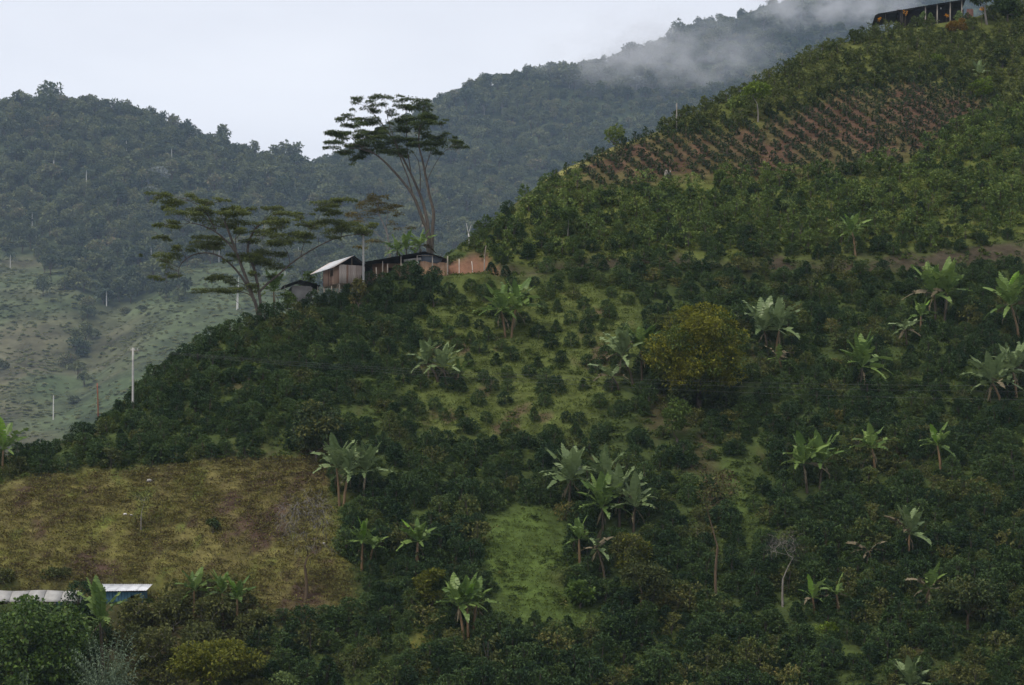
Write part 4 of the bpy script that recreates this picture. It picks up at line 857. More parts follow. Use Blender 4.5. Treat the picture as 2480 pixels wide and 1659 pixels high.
# giant cane: arching stems, each with two rows of long blades
def cane(name, label, u, Y, vt, n, spread, seed):
    g = np.random.default_rng(seed); b = foot(u, Y); h0 = (VH - vt) * Y / F - b[2]; root = empty(name, b); tag(root, label, 'cane')
    for i in range(n):
        th = g.random() * 6.28; h = h0 * g.uniform(.55, 1.0); ln = spread * g.uniform(.3, 1.0); p0 = g.normal(0, spread * .22, 2)
        pts = [np.array([p0[0] + math.cos(th) * ln * t ** 2, p0[1] + math.sin(th) * ln * t ** 2, h * (t - .25 * ln / spread * t ** 3)]) for t in np.linspace(0, 1, 9)]
        mb = MB(); mb.tube(pts, list(np.linspace(.035, .01, 9)), 4, False); st = mb.build('cane_stem', M['cane'], root)
        t = np.linspace(.2, 1, 34); P = np.stack([np.interp(t, np.linspace(0, 1, 9), [p[k] for p in pts]) for k in range(3)], 1)
        tang = np.array([math.cos(th), math.sin(th), .6]); sd = np.array([-math.sin(th), math.cos(th), 0]) * np.where(np.arange(34) % 2, 1, -1)[:, None]
        D = sd * .8 + tang * .6 + g.normal(0, .12, (34, 3)); Ln = .95 * g.uniform(.7, 1.1, 34) * (1.1 - .5 * t)
        obj('cane_blades', leaves_mesh('cane_blades', leaf_quads(P, D, Ln, Ln * .16, g, .45), M['cane']), st)
cane('giant_cane', 'feathery grey-green giant cane at the bottom left', 262, 174.0, 1490, 64, 3.4, 91)
cane('giant_cane', 'thin upright cane in the far bottom left corner', 50, 173.5, 1588, 5, .9, 92)
KEEP.append((foot(265, 176.)[0], 176., 3.0))
# pale stump and loose stones
s_ = hit(1613, 432); st = empty('tree_stump', s_); tag(st, 'pale splintered tree stump at the lower left of the red plot', 'stump')
mb = MB(); mb.tube([(0, 0, -.2), (.02, 0, .5), (.05, 0, 1.05)], [.34, .28, .2], 8); mb.build('stump', M['bark_pale'], st)
mb = MB(); mb.tube([(.25, 0, .2), (.5, .05, .7), (.55, 0, 1.0)], [.14, .12, .05], 6); mb.build('splinter', M['white_wood'], st)
for i, (u, v, r_, lab) in enumerate(((362, 1166, .26, 'larger pale boulder near the top of the brown field'), (303, 1248, .16, 'white stone left of the sapling'), (318, 1250, .13, 'smaller white stone touching distance from the sapling'), (784, 1318, .16, 'pale stone at the right of the brown field'))):
    b = hit(u, v); g = np.random.default_rng(95 + i); mb = MB()
    ring = [(-.15, .7), (.12, 1.0), (.4, .85), (.62, .4)]
    V = [((math.cos(t) * q * (1 + .25 * g.normal()), math.sin(t) * q * (.8 + .2 * g.normal()), z)) for z, q in ring for t in np.linspace(0, 6.283, 8)[:-1]] + [(0, 0, .72)]
    Fc = [(r2 * 7 + k, r2 * 7 + (k + 1) % 7, r2 * 7 + 7 + (k + 1) % 7, r2 * 7 + 7 + k) for r2 in range(3) for k in range(7)] + [(21 + k, 21 + (k + 1) % 7, 28) for k in range(7)]
    mb.poly([tuple(np.array(p) * r_ * 1.3) for p in V], Fc); o = mb.build('boulder', M['stone']); o.location = b; tag(o, lab, 'stone')

# ------------------------------------------------------------------ banana plants
def banana_leaf(name, seed, e0, e1, mat, wid=.25, tatter=.5, n=13):
    """one leaf of unit length growing along +y: stalk, arched midrib, two torn half blades"""
    g = np.random.default_rng(seed); s = np.linspace(0, 1, n + 1); el = np.radians(e0 + (e1 - e0) * s ** 1.3)
    p = np.zeros((n + 1, 3)); tw = g.normal(0, .12)
    for i in range(n): p[i + 1] = p[i] + np.array([tw * s[i] / n, math.cos(el[i]) / n, math.sin(el[i]) / n])
    V, Fc = [], []
    def w_(t): return 0.0 if t < .14 else wid * .5 * (max(0., math.sin(math.pi * min(1, ((t - .14) / .86)) ** .62)) ** .55)
    for sd in (-1, 1):
        flap = 0.0
        for i in range(n):
            if g.random() < tatter: flap = g.normal(-.45, .5)
            a, b = p[i], p[i + 1]; up = np.array([0, -math.sin(el[i]), math.cos(el[i])])
            gp = tatter * .55 * g.random() / n
            def edge(q, t, j): return q + unit(b - a) * gp * (1 if j == 0 else -1) + np.array([sd, 0, 0]) * w_(t) * math.cos(flap * .8) + up * w_(t) * (.35 + math.sin(flap)) + np.array([0, .02 + .05 * (tatter > 0) * (j - .5) * g.random(), 0])
            if w_(s[i + 1]) + w_(s[i]) < 1e-3: continue
            o = len(V); V += [a, b, edge(b, s[i + 1] - .004, 1), edge(a, s[i] + .004, 0)]; Fc.append((o, o + 1, o + 2, o + 3) if sd > 0 else (o, o + 3, o + 2, o + 1))
    mb = MB(); mb.V = [tuple(v) for v in V]; mb.F = Fc; mb.tube(p, list(np.linspace(.016, .004, n + 1)), 4, False)
    return mb.mesh(name, mat)
LEAF = {}
for mk in ('banana', 'banana_pale', 'banana_fresh', 'banana_dry'):
    LEAF[mk] = {'erect': [banana_leaf('leaf', 1 + i, 84 - 8 * i, 58 - 10 * i, M[mk], .28, .30) for i in range(3)],
                'mid': [banana_leaf('leaf', 11 + i, 68 - 9 * i, 14 - 22 * i, M[mk], .27, .45) for i in range(3)],
                'low': [banana_leaf('leaf', 21 + i, 24 - 12 * i, -42 - 16 * i, M[mk], .21, .6) for i in range(3)],
                'hang': [banana_leaf('leaf', 31 + i, -45 - 8 * i, -86, M[mk], .13, .8) for i in range(2)]}
def banana(label, base, crown, ll, mk='banana', stem='stem', mix=(4, 4, 2, 1), Y=None, seed=0, dry=.0, fresh=0, lean=0.0, group=None, r=.13):
    g = np.random.default_rng(1000 + seed); b = hit(*base) if Y is None else foot(base[0], Y); k = b[1] / F
    h = (VH - crown[1]) * k - b[2]; h = max(h, .5); dx = (crown[0] - CU) * k - b[0]
    root = empty('banana_plant', b); tag(root, label, 'banana plant', group); KEEP.append((b[0], b[1], .8)); KEEP.append((b[0] + dx * .5, b[1] - .5, .55))
    mb = MB(); mb.tube([(0, 0, -.3), (dx * .25, lean * .3, h * .4), (dx * .7, lean * .7, h * .8), (dx, lean, h)], [r * 1.15, r, r * .75, r * .5], 8, False); mb.build('stem', M[stem], root, True)
    az = g.random() * 6.28; seqs = ['erect'] * (mix[0] + (1 if mix[0] > 1 else 0)) + ['mid'] * (mix[1] + 1) + ['low'] * (mix[2] + 1) + ['hang'] * (mix[3] + 1)
    for i, s in enumerate(seqs):
        m2 = mk
        if s == 'hang': m2 = 'banana_dry'
        elif g.random() < dry * (.5 if s == 'erect' else 1) + (.10 if s == 'low' else 0): m2 = 'banana_dry'
        elif i < fresh: m2 = 'banana_fresh'
        lst = LEAF[m2][s]; o = obj('leaf', lst[g.integers(len(lst))], root)
        o.location = (dx + g.normal(0, .03), lean + g.normal(0, .03), h - (.25 if s == 'hang' else .1 * g.random()) + (.1 if s == 'erect' else 0))
        az += 2.4 + g.normal(0, .25); sc = 1.28 * ll * k * g.uniform(.8, 1.12) * {'erect': 1.0, 'mid': 1.0, 'low': .9, 'hang': .55}[s]
        o.rotation_euler = (g.normal(0, .08), g.normal(0, .12), az); o.scale = (sc * (1.15 if s != 'hang' else 1), sc, sc)
    return root
BN = [  # label, foot pixel, crown pixel, leaf length in pixels, options
 ('left stem of the twin banana plants with orange trunks in the clearing', (1224, 818), (1214, 752), 66, dict(mix=(3, 4, 3, 2), fresh=1)),
 ('right stem of the twin banana plants with orange trunks in the clearing', (1238, 818), (1249, 748), 64, dict(mix=(3, 4, 3, 2), fresh=1)),
 ('pale tattered banana plant at the left of the clearing', (1080, 930), (1073, 888), 58, dict(mk='banana_pale', stem='stem_dark', mix=(4, 4, 2, 1))),
 ('leaning half-broken banana plant with whitish leaves, clearing left', (1062, 925), (1034, 880), 52, dict(mk='banana_pale', stem='stem_dark', mix=(2, 3, 2, 2), dry=.4)),
 ('small green banana sucker at the clearing left edge', (1108, 930), (1110, 905), 36, dict(mix=(1, 3, 2, 0))),
 ('broad-leaved banana plant touching the round olive tree on its left', (1535, 935), (1506, 862), 64, dict(mk='banana_pale', stem='stem_dark', mix=(4, 5, 3, 2), dry=.12)),
 ('dark green banana plant squeezed against the round olive tree', (1555, 930), (1552, 848), 60, dict(stem='stem_dark', mix=(4, 4, 1, 1))),
 ('collapsed banana plant with hanging grey leaves below left of the round tree', (1500, 945), (1482, 912), 54, dict(mk='banana_pale', stem='stem_dark', mix=(0, 2, 3, 3), dry=.5)),
 ('left stem of the tall pale banana clump right of the round tree', (1858, 850), (1850, 800), 66, dict(mk='banana_pale', stem='stem_dark', mix=(5, 4, 2, 1))),
 ('right stem of the tall pale banana clump right of the round tree', (1880, 850), (1888, 796), 64, dict(mk='banana_pale', mix=(5, 4, 1, 1))),
 ('fallen banana plant with pinkish stem below the pale clump', (1895, 900), (1886, 872), 46, dict(mk='banana', mix=(0, 2, 4, 2), dry=.3)),
 ('lone plantain with wide leaves in the right middle slope', (2086, 945), (2088, 888), 66, dict(mk='banana', stem='stem_dark', mix=(5, 4, 3, 1))),
 ('left stem of the big fountain-shaped banana clump, upper right', (2266, 775), (2262, 712), 68, dict(mk='banana', stem='stem_dark', mix=(5, 4, 2, 1))),
 ('right stem of the big fountain-shaped banana clump, upper right', (2288, 775), (2292, 708), 66, dict(mk='banana', stem='stem_dark', mix=(5, 4, 2, 1))),
 ('low broad-leaved banana plant below the fountain-shaped clump', (2196, 835), (2192, 798), 44, dict(mk='banana_pale', stem='stem_dark', mix=(0, 4, 4, 1), dry=.15)),
 ('small upright banana sucker just under the fountain-shaped clump', (2230, 800), (2230, 765), 34, dict(mix=(3, 1, 0, 0), fresh=1)),
 ('banana plant with bright leaves at the right edge', (2469, 830), (2448, 738), 66, dict(mix=(4, 4, 3, 2), fresh=2, dry=.08)),
 ('wide banana plant with dark hanging skirt near the right edge', (2426, 985), (2402, 925), 68, dict(mk='banana_pale', mix=(4, 5, 3, 3))),
 ('banana plant cut by the right edge beside the wide one', (2462, 965), (2452, 897), 64, dict(mk='banana_pale', mix=(5, 4, 2, 1))),
 ('left of the two joined pale banana plants in the lower right', (1955, 1195), (1946, 1122), 62, dict(mk='banana', stem='stem_dark', mix=(4, 4, 2, 1))),
 ('right of the two joined pale banana plants in the lower right', (1985, 1190), (1994, 1118), 60, dict(mk='banana', stem='stem_dark', mix=(4, 4, 2, 1))),
 ('slim banana plant with orange stem right of the joined pair', (2120, 1153), (2112, 1085), 50, dict(mix=(2, 3, 2, 1))),
 ('slim banana plant with orange stem farthest right of the row', (2279, 1146), (2270, 1078), 48, dict(mix=(2, 3, 2, 0), fresh=1)),
 ('left plant of the banana group at the brown field corner', (822, 1225), (815, 1132), 64, dict(mk='banana_pale', mix=(4, 4, 2, 1))),
 ('middle plant of the banana group at the brown field corner', (832, 1230), (845, 1142), 58, dict(mk='banana_pale', mix=(4, 3, 1, 1))),
 ('right plant of the banana group at the brown field corner', (880, 1210), (886, 1142), 62, dict(mk='banana_pale', stem='stem_dark', mix=(4, 3, 3, 1))),
 ('fresh green banana plant at the right border of the brown field', (876, 1382), (878, 1312), 50, dict(mix=(3, 4, 2, 1), fresh=3)),
 ('smaller banana plant beside the fresh green one', (893, 1378), (904, 1325), 44, dict(mix=(1, 4, 2, 0))),
 ('umbrella-shaped banana plant with a stout stem left of the lawn', (1009, 1380), (1012, 1312), 56, dict(mix=(2, 6, 3, 0), fresh=1, r=.17)),
 ('left stem of the three-stemmed banana clump at the bottom', (1123, 1552), (1110, 1466), 62, dict(mix=(3, 4, 3, 1))),
 ('middle stem of the three-stemmed banana clump at the bottom', (1134, 1548), (1130, 1458), 58, dict(mix=(3, 3, 2, 0), fresh=2)),
 ('right stem of the three-stemmed banana clump at the bottom', (1147, 1530), (1154, 1462), 60, dict(mix=(2, 4, 3, 1))),
 ('topmost plant of the big banana group above the lawn', (1378, 1240), (1382, 1160), 70, dict(mk='banana_pale', stem='stem_dark', mix=(6, 5, 3, 2))),
 ('upper right plant of the big banana group above the lawn', (1462, 1240), (1466, 1160), 62, dict(mk='banana_pale', stem='stem_dark', mix=(4, 4, 1, 1))),
 ('central plant of the big banana group above the lawn', (1460, 1290), (1458, 1228), 68, dict(mk='banana', stem='stem_dark', mix=(5, 5, 4, 1))),
 ('plant behind the centre of the big banana group above the lawn', (1500, 1275), (1500, 1205), 64, dict(mk='banana_pale', stem='stem_dark', mix=(5, 3, 1, 1))),
 ('rightmost plant of the big banana group above the lawn', (1534, 1290), (1538, 1226), 62, dict(mk='banana_pale', stem='stem_dark', mix=(3, 5, 3, 2))),
 ('small bluish banana plant at the right rim of the lawn', (1404, 1362), (1402, 1305), 44, dict(stem='stem', mix=(2, 4, 2, 0))),
 ('dying banana plant with pale limp leaves at the right rim of the lawn', (1466, 1408), (1446, 1328), 46, dict(mk='banana_pale', stem='stem_dark', mix=(1, 2, 4, 4), dry=.6)),
 ('collapsed banana plant with a bent broken stem, lower right', (2112, 1362), (2104, 1334), 48, dict(mk='banana_pale', mix=(0, 1, 4, 2), dry=.5)),
 ('banana plant with dead grey upright leaves, lower right', (2200, 1362), (2203, 1292), 66, dict(mk='banana_pale', stem='stem', mix=(6, 3, 3, 2), dry=.45)),
 ('low banana plant with one vivid green leaf, lower right', (1972, 1487), (1968, 1448), 46, dict(mix=(2, 2, 3, 0), fresh=1)),
 ('low dull banana plant beside the one with the vivid leaf', (2030, 1482), (2026, 1440), 44, dict(mix=(1, 3, 3, 1), dry=.2)),
 ('ragged banana plant left of the dark tree, lower right', (2240, 1470), (2252, 1425), 54, dict(mk='banana', stem='stem', mix=(1, 4, 3, 1), dry=.2)),
 ('banana plant cut by the bottom edge, lower right', (2206, 1690), (2206, 1660), 56, dict(mk='banana_pale', mix=(5, 3, 1, 0))),
 ('single banana plant standing alone on the upper slope above the terrace', (2072, 622), (2064, 562), 46, dict(mix=(3, 3, 2, 1), fresh=1)),
 ('banana plant at the left edge of the picture', (6, 1140), (8, 1088), 62, dict(mix=(2, 4, 2, 0), fresh=1)),
 ('banana plant growing between the umbrella tree and the grey shed', (664, 735), (663, 705), 40, dict(stem='stem', mix=(4, 3, 2, 1), Y=241.0)),
 ('broad-leaved banana plant behind the farmhouse ridge, left one', (962, 625), (962, 606), 34, dict(stem='stem_dark', mix=(2, 4, 3, 0), Y=252.5)),
 ('broad-leaved banana plant behind the farmhouse ridge, middle one', (985, 622), (984, 602), 38, dict(stem='stem_dark', mix=(2, 4, 3, 0), Y=253.0, )),
 ('broad-leaved banana plant behind the farmhouse ridge, right one', (1018, 612), (1017, 594), 38, dict(stem='stem_dark', mix=(2, 4, 3, 0), Y=253.5)),
 ('large banana plant in front of the blue shed', (250, 1600), (242, 1505), 82, dict(stem='stem_dark', mix=(4, 3, 2, 1), Y=181.0, r=.16)),
 ('left of the banana plants sprouting from the foot thicket', (470, 1480), (470, 1430), 52, dict(mix=(3, 2, 1, 0), Y=187.5)),
 ('middle of the banana plants sprouting from the foot thicket', (540, 1480), (538, 1436), 50, dict(mix=(3, 2, 1, 0), Y=187.3)),
 ('right of the banana plants sprouting from the foot thicket', (575, 1490), (574, 1450), 48, dict(mix=(3, 2, 1, 0), Y=187.0, fresh=1)),
 ('small pale banana plant in the upper right brush', (2372, 195), (2371, 180), 26, dict(mk='banana_pale', mix=(3, 3, 0, 0))),
 ('stooping banana plant peeping out at the bottom left corner', (58, 1690), (58, 1672), 40, dict(mix=(3, 2, 0, 0), Y=176.0, fresh=2)),
]
for i, (lab, b, c, ll, kw) in enumerate(BN): banana(lab, b, c, ll, seed=i, **kw)

# ------------------------------------------------------------------ far hills: palms, ridge trees, forest
def frond_mesh(seed, n=13, L=3.2):
    g = np.random.default_rng(seed); Vs = []
    for i in range(n):
        th = i * 2.4; e0 = g.uniform(-.1, 1.2); m = 9; t = np.linspace(.08, 1, m); d = np.array([math.cos(th), math.sin(th)])
        P = np.stack([d[0] * L * t * math.cos(e0 * .6), d[1] * L * t * math.cos(e0 * .6), L * (t * math.sin(e0) - .75 * t ** 2.2)], 1)
        for sd in (-1, 1):
            D = np.stack([-d[1] * sd * np.ones(m) + d[0] * .5, d[0] * sd * np.ones(m) + d[1] * .5, -.35 * np.ones(m)], 1); Ln = L * .28 * np.sin(np.pi * np.clip(t * .85 + .12, 0, 1)) + .2
            Vs.append(leaf_quads(P, D, Ln, .34, g, .3))
    return leaves_mesh('crown', np.concatenate(Vs), M['palm'])
FR = [frond_mesh(k) for k in range(3)]
PALMS = [(306, 340, 392, 'tall white-stemmed palm near the top of the left hill'), (209, 412, 484, 'tall leaning white-stemmed palm high on the left hill'), (78, 515, 552, 'bushy palm at the upper edge of the far pasture, far left'),
         (129, 388, 416, 'short palm among trees high on the far left'), (416, 357, 392, 'thin palm trunk near the right shoulder of the left hill'), (88, 564, 592, 'short palm below the bushy palm, far left'),
         (188, 552, 595, 'palm with a clean white trunk at the forest edge'), (25, 615, 650, 'leftmost white palm trunk at the pasture top'), (277, 576, 618, 'slanting white trunk above the gully'),
         (342, 632, 680, 'white palm where the pasture ridge meets the forest'), (367, 598, 662, 'tallest white palm left of the umbrella tree'), (306, 662, 702, 'white palm at the head of the gully'),
         (258, 706, 744, 'single white palm on the right bank of the gully'), (573, 700, 750, 'white palm seen under the umbrella tree'), (530, 600, 634, 'white palm seen through the umbrella tree branches'),
         (643, 338, 362, 'small palm silhouetted on the saddle of the ridge'), (818, 448, 480, 'palm in the forest left of the tall umbrella tree'), (689, 460, 494, 'palm in the forest below the saddle'),
         (662, 522, 570, 'white palm behind the top of the wide umbrella tree'), (931, 405, 434, 'palm trunk seen between the forked trunks'), (723, 598, 652, 'white palm just left of the plank hut roof'),
         (770, 594, 628, 'left of the paired palms above the plank hut roof'), (779, 592, 632, 'right of the paired palms above the plank hut roof'), (690, 640, 668, 'low palm left of the little dark tree'), (576, 668, 748, 'slender white palm right under the umbrella limbs'),
         (129, 958, 1018, 'white trunk standing low in the valley, far left')]
for i, (u, vt, vb, lab) in enumerate(PALMS):
    b = hitf(u, vb); k = b[1] / F; h = (vb - vt) * k + 1.0; root = empty('wax_palm', b - np.array([0, 0, 1.0])); tag(root, lab, 'palm', 'palms on the far hills'); g = np.random.default_rng(i)
    mb = MB(); bx = g.normal(0, .35); mb.tube([(0, 0, 0), (bx * .4, 0, h * .5), (bx, 0, h)], [.24 * b[1] / 900, .22 * b[1] / 900, .18 * b[1] / 900], 6, False); mb.build('trunk', M['white_wood'], root, True)
    if u not in (277, 129): 
        o = obj('crown', FR[i % 3], root, (bx, 0, h)); s = b[1] / 900 * g.uniform(.85, 1.15); o.scale = (s, s, s); o.rotation_euler = (0, 0, g.random() * 6)

def forest_tree_meshes(seed, shape, mat):
    g = np.random.default_rng(seed)
    if shape == 'round': cl = ellipsoid_clumps(g, (0, 0, 5.6), 4.0, 4.0, 3.4, 20, 1.1, 1.9, -.2, .4)
    elif shape == 'tall': cl = ellipsoid_clumps(g, (0, 0, 7.5), 2.8, 2.8, 4.6, 20, 1.0, 1.7, -.5, .4)
    elif shape == 'flat': cl = ellipsoid_clumps(g, (0, 0, 7.6), 4.8, 4.8, 1.6, 18, .9, 1.6, 0, .4)
    else: cl = ellipsoid_clumps(g, (0, 0, 4.2), 3.0, 3.0, 2.6, 14, .8, 1.5, -.2, .4)
    crown = crown_leaves(g, cl, 26, 1.25, .62, .35, .15, .75)
    mb = MB(); limb(mb, (0, 0, -1.5), (0, 0, cl[0][2] * .75 + 1), .28, .16, g, n=4, bow=.02, sides=5)
    for c in cl[::3]: limb(mb, (0, 0, 3.0), c[:3], .13, .05, g, n=4, sides=4)
    return crown, mb
SH = ['round', 'tall', 'flat', 'low', 'round', 'tall', 'low', 'round']
FP = [forest_tree_meshes(600 + i, s, None) for i, s in enumerate(SH)]
FOREST = [leaves_mesh('forest_tree', c, M['forest'], (m, M['bark_brown'])) for c, m in FP]
FCROWN = [leaves_mesh('crown', c, M['forest']) for c, m in FP]; FTRUNK = [m.mesh('trunk', M['bark_pale'], True) for c, m in FP]
SCROWN = leaves_mesh('crown', FP[0][0], M['silver'])
RT = [(20, 262, 1.1, 0, 'tree at the left end of the far left ridge'), (122, 238, 1.75, 0, 'biggest domed tree on the summit of the left ridge'), (178, 258, 1.0, 4, 'rounded tree just right of the summit dome'), (218, 258, 1.15, 2, 'open-crowned tree on the left ridge with sky showing through'),
      (256, 268, .9, 3, 'low tree on the left ridge right of the open crown'), (316, 276, .9, 7, 'small pointed tree midway along the left ridge'), (366, 284, 1.05, 5, 'tall tree on the left ridge where it starts to drop'), (405, 300, .85, 3, 'bushy tree on the steep part of the left ridge'),
      (445, 322, .95, 2, 'flat tree on the steep right shoulder of the left ridge'), (540, 350, 1.35, 5, 'tall ragged tree alone on the lower left ridge'), (572, 362, .9, 3, 'low tree right of the ragged one on the ridge'), (690, 388, 1.35, 1, 'tall tree left of the saddle notch'), (716, 384, 1.45, 5, 'tallest tree beside the saddle notch'), (668, 392, 1.0, 3, 'low round tree left of the saddle trees'),
      (1092, 302, 1.35, 0, 'round tree on the right ridge beside the tall umbrella tree'), (1172, 268, 1.2, 2, 'open tree on the right ridge'), (1216, 262, 1.2, 1, 'dark upright tree on the right ridge'), (1306, 238, .9, 2, 'tiny mushroom-shaped tree on the right ridge'), (1378, 200, 1.75, 0, 'large tree at the left end of the mist bank'), (1530, 145, 1.4, 2, 'spreading tree rising out of the mist'), (1642, 108, 1.5, 1, 'tall tree on the ridge above the mist'), (1740, 95, 1.2, 0, 'round tree on the ridge right of the mist'), (1850, 62, 1.4, 4, 'big tree high on the right ridge'), (1950, 35, 1.3, 0, 'tree near the top of the right ridge')]
for i, (u, v, s, kd, lab) in enumerate(RT):
    b = hitf(u, v + 14); sc = .82 * s * b[1] / 1100; root = empty('forest_tree', b); tag(root, lab, 'tree', 'trees on the far ridges'); root.rotation_euler = (0, 0, i * 1.3)
    c = obj('crown', FCROWN[kd], root); t = obj('trunk', FTRUNK[kd], root); root.scale = (sc, sc, sc)
for i, (u, v, s, lab) in enumerate(((385, 435, 1.15, 'silvery white-leaved tree high on the left hill'), (345, 452, .9, 'smaller silvery tree left of the silvery white one'), (365, 478, 1.0, 'silvery tree below the other two'), (1542, 208, .9, 'pale tree under the mist on the right hill'))):
    b = hitf(u, v + 10); sc = s * b[1] / 1100; root = empty('silver_tree', b); tag(root, lab, 'tree'); obj('crown', SCROWN, root); obj('trunk', FTRUNK[0], root); root.scale = (sc, sc, sc * .8)

X, Y = lattice(-470, 520, 560, 1580, 5.9, 1.8); Z = HF(X, Y)
ok = in_view(X, Y, Z, 130) & (~is_pasture(X, Y, Z) | (rng.random(len(X)) < np.where(is_pasture(X, Y, Z + 8.5), .012, .22)))
u, v = proj(X, Y, Z)
# leave out what the near hillside wholly hides
cu = np.array([c[0] for c in crest_px]); cv = np.array([c[1] for c in crest_px]); ok &= v < np.interp(u, cu, cv) + 60
# and what stands well behind a ridge
for f in (.90, .94, .97):
    _, v2 = proj(X * f, Y * f, HF(X * f, Y * f)); ok &= v < v2 + 70
X, Y, Z = X[ok], Y[ok], Z[ok]; n = len(X); sc = rng.uniform(.42, .95, n) * (.9 + .25 * fbm(X * .02, Y * .02, 71)) * (1 + .35 * (rng.random(n) > .88))
scatter('forest', 'dense forest covering the far hills', FOREST, FS * np.stack([X, Y, Z - .6], 1), rng.integers(0, 8, n), turns(n, .05), FS * np.stack([sc, sc, sc * rng.uniform(.8, 1.15, n)], 1))
NF = n
# scrub on the pasture
M['scrub'] = leaf_mat('scrub_leaves', (.15, .180, .085), (.28, .29, .135), .7, .1, .4, island=.15)
X = rng.uniform(-330, 60, 30000); Y = rng.uniform(540, 900, 30000); Z = HF(X, Y); ok = in_view(X, Y, Z, 60) & is_pasture(X, Y, Z) & (fbm(X * .05, Y * .04, 81) > -.7 + .9 * rng.random(len(X)))
X, Y, Z = X[ok], Y[ok], Z[ok]; n = len(X); sc = rng.uniform(.07, .22, n) * (1 + .8 * (rng.random(n) > .985))
SCRUB = [leaves_mesh('scrub', FP[k][0], M['scrub']) for k in (0, 3, 6)]
scatter('pasture_scrub', 'low scrub dotted over the far pasture', SCRUB, FS * np.stack([X, Y, Z - .25], 1), rng.integers(0, 3, n), turns(n), FS * np.stack([sc, sc, sc * .45], 1))

# ------------------------------------------------------------------ planting the hillside
LM = [('twin orange-stemmed bananas', 1231, 775), ('pale tattered banana', 1072, 895), ('bananas left of the round tree', 1525, 860), ('round olive-yellow tree', 1692, 850), ('pale banana clump', 1868, 810), ('lone plantain', 2087, 900),
      ('fountain-shaped banana clump', 2277, 715), ('bright banana at the right edge', 2455, 760), ('wide banana near the right edge', 2410, 940), ('joined pale bananas', 1970, 1130), ('slim orange-stemmed banana', 2115, 1100), ('farthest right slim banana', 2274, 1095),
      ('banana group by the brown field', 850, 1160), ('fresh green banana', 878, 1330), ('umbrella-shaped banana', 1010, 1330), ('three-stemmed banana clump', 1132, 1490), ('big banana group', 1450, 1210), ('dying banana by the lawn', 1450, 1340), ('collapsed banana', 2106, 1340),
      ('banana with dead grey leaves', 2202, 1310), ('banana with one vivid leaf', 1970, 1455), ('ragged banana', 2248, 1435), ('bottom edge banana', 2206, 1650), ('lone banana above the terrace', 2067, 580), ('left edge banana', 8, 1100), ('dark bush above the brown field', 765, 1045),
      ('little tree of the red plot', 1834, 245), ('stump of the red plot', 1613, 420), ('tall brown-crowned tree', 1738, 1250), ('leafless grey tree', 1896, 1360), ('bare tree of the brown field', 738, 1330), ('yellow-flowered bush', 1528, 1340), ('thin-trunked olive tree', 1560, 1420), ('yellow-green bush', 1046, 1420),
      ('lower lawn bush', 1405, 1440), ('dark tree at the lower right', 2345, 1460), ('low pale yellow bush', 2003, 1530), ('orange dome bush', 2316, 66), ('vine-covered bush', 2378, 205), ('small yellow-green top bush', 2268, 145), ('larger grey-green bush', 1907, 500), ('smaller grey-green bush', 1776, 486),
      ('slim dark belt tree', 1376, 540), ('left utility pole', 322, 920), ('hut utility pole', 880, 610), ('plank hut', 820, 665), ('mud farmhouse', 1000, 650), ('white dead trunk', 1134, 590), ('crest dead stem', 1639, 278), ('hilltop shed', 2240, 40), ('yellow-olive tree at the bottom', 520, 1600), ('pale bottom bush', 690, 1640),
      ('blue shed', 290, 1440), ('wide umbrella tree', 627, 720), ('grassy crest bush', 1490, 322), ('rust-red stem', 235, 950), ('sapling of the brown field', 342, 1230), ('middle of the lawn', 1270, 1350), ('leaning trunk at the lower right', 2358, 1480), ('broken banana stump', 2059, 978)]
ORD = ['', 'second ', 'third ', 'fourth ', 'fifth ', 'sixth ', 'seventh ', 'eighth ', 'ninth ', 'tenth ']
def landmark_labels(X, Y, kind):
    """for every plant: its rank among its own kind on one side of the nearest landmark"""
    u, v = proj(X, Y, H(X, Y) + .8); lu, lv = np.array([a[1] for a in LM]), np.array([a[2] for a in LM])
    d = np.hypot(u[:, None] - lu[None], v[:, None] - lv[None]); k = d.argmin(1); dm = d.min(1); du, dv = u - lu[k], v - lv[k]
    side = np.where(np.abs(du) > np.abs(dv), np.where(du > 0, 0, 1), np.where(dv > 0, 2, 3)); sides = ('right of', 'left of', 'below', 'above'); lab = [None] * len(X); cnt = {}
    for i in np.argsort(dm):
        key = (k[i], side[i]); r = cnt.get(key, 0); cnt[key] = r + 1
        lab[i] = '%s%s %s %s the %s' % ((ORD[r] if r < 10 else '%dth ' % (r + 1)), 'nearest', kind, sides[side[i]], LM[k[i]][0])
    return lab
def plant(name, label_of, protos, X, Y, S, stuff_name, stuff_label, group_of, cat, n_single=300, first=None):
    """the plants that show largest stand as things of their own, the rest as one mass"""
    Z = H(X, Y); ok = in_view(X, Y, Z, 520) & (X > np.interp(Y, cY, cX) - 7); X, Y, Z, S = X[ok], Y[ok], Z[ok], S[ok]
    pr = S / Y + (0 if first is None else 10 * first(X, Y)); u, v = proj(X, Y, Z)
    pr = np.where((u > -10) & (u < 2490) & (v - 45 < 1659) & (v > 0), pr, 0); order = np.argsort(-pr); one, rest = order[:n_single], order[n_single:]
    LB = landmark_labels(X, Y, label_of); kd = rng.integers(0, len(protos), len(X)); rt = turns(len(X), .07); hs = rng.uniform(.85, 1.15, len(X))
    for i in one:
        o = obj(name, protos[kd[i]], None, (X[i], Y[i], Z[i] - .05)); o.rotation_euler = rt[i]; o.scale = (S[i], S[i], S[i] * hs[i]); tag(o, LB[i], cat, group_of(X[i], Y[i]))
    if len(rest): scatter(stuff_name, stuff_label, protos, np.stack([X, Y, Z - .05], 1)[rest], kd[rest], rt[rest], np.stack([S, S, S * hs], 1)[rest])
    return len(one), len(rest)

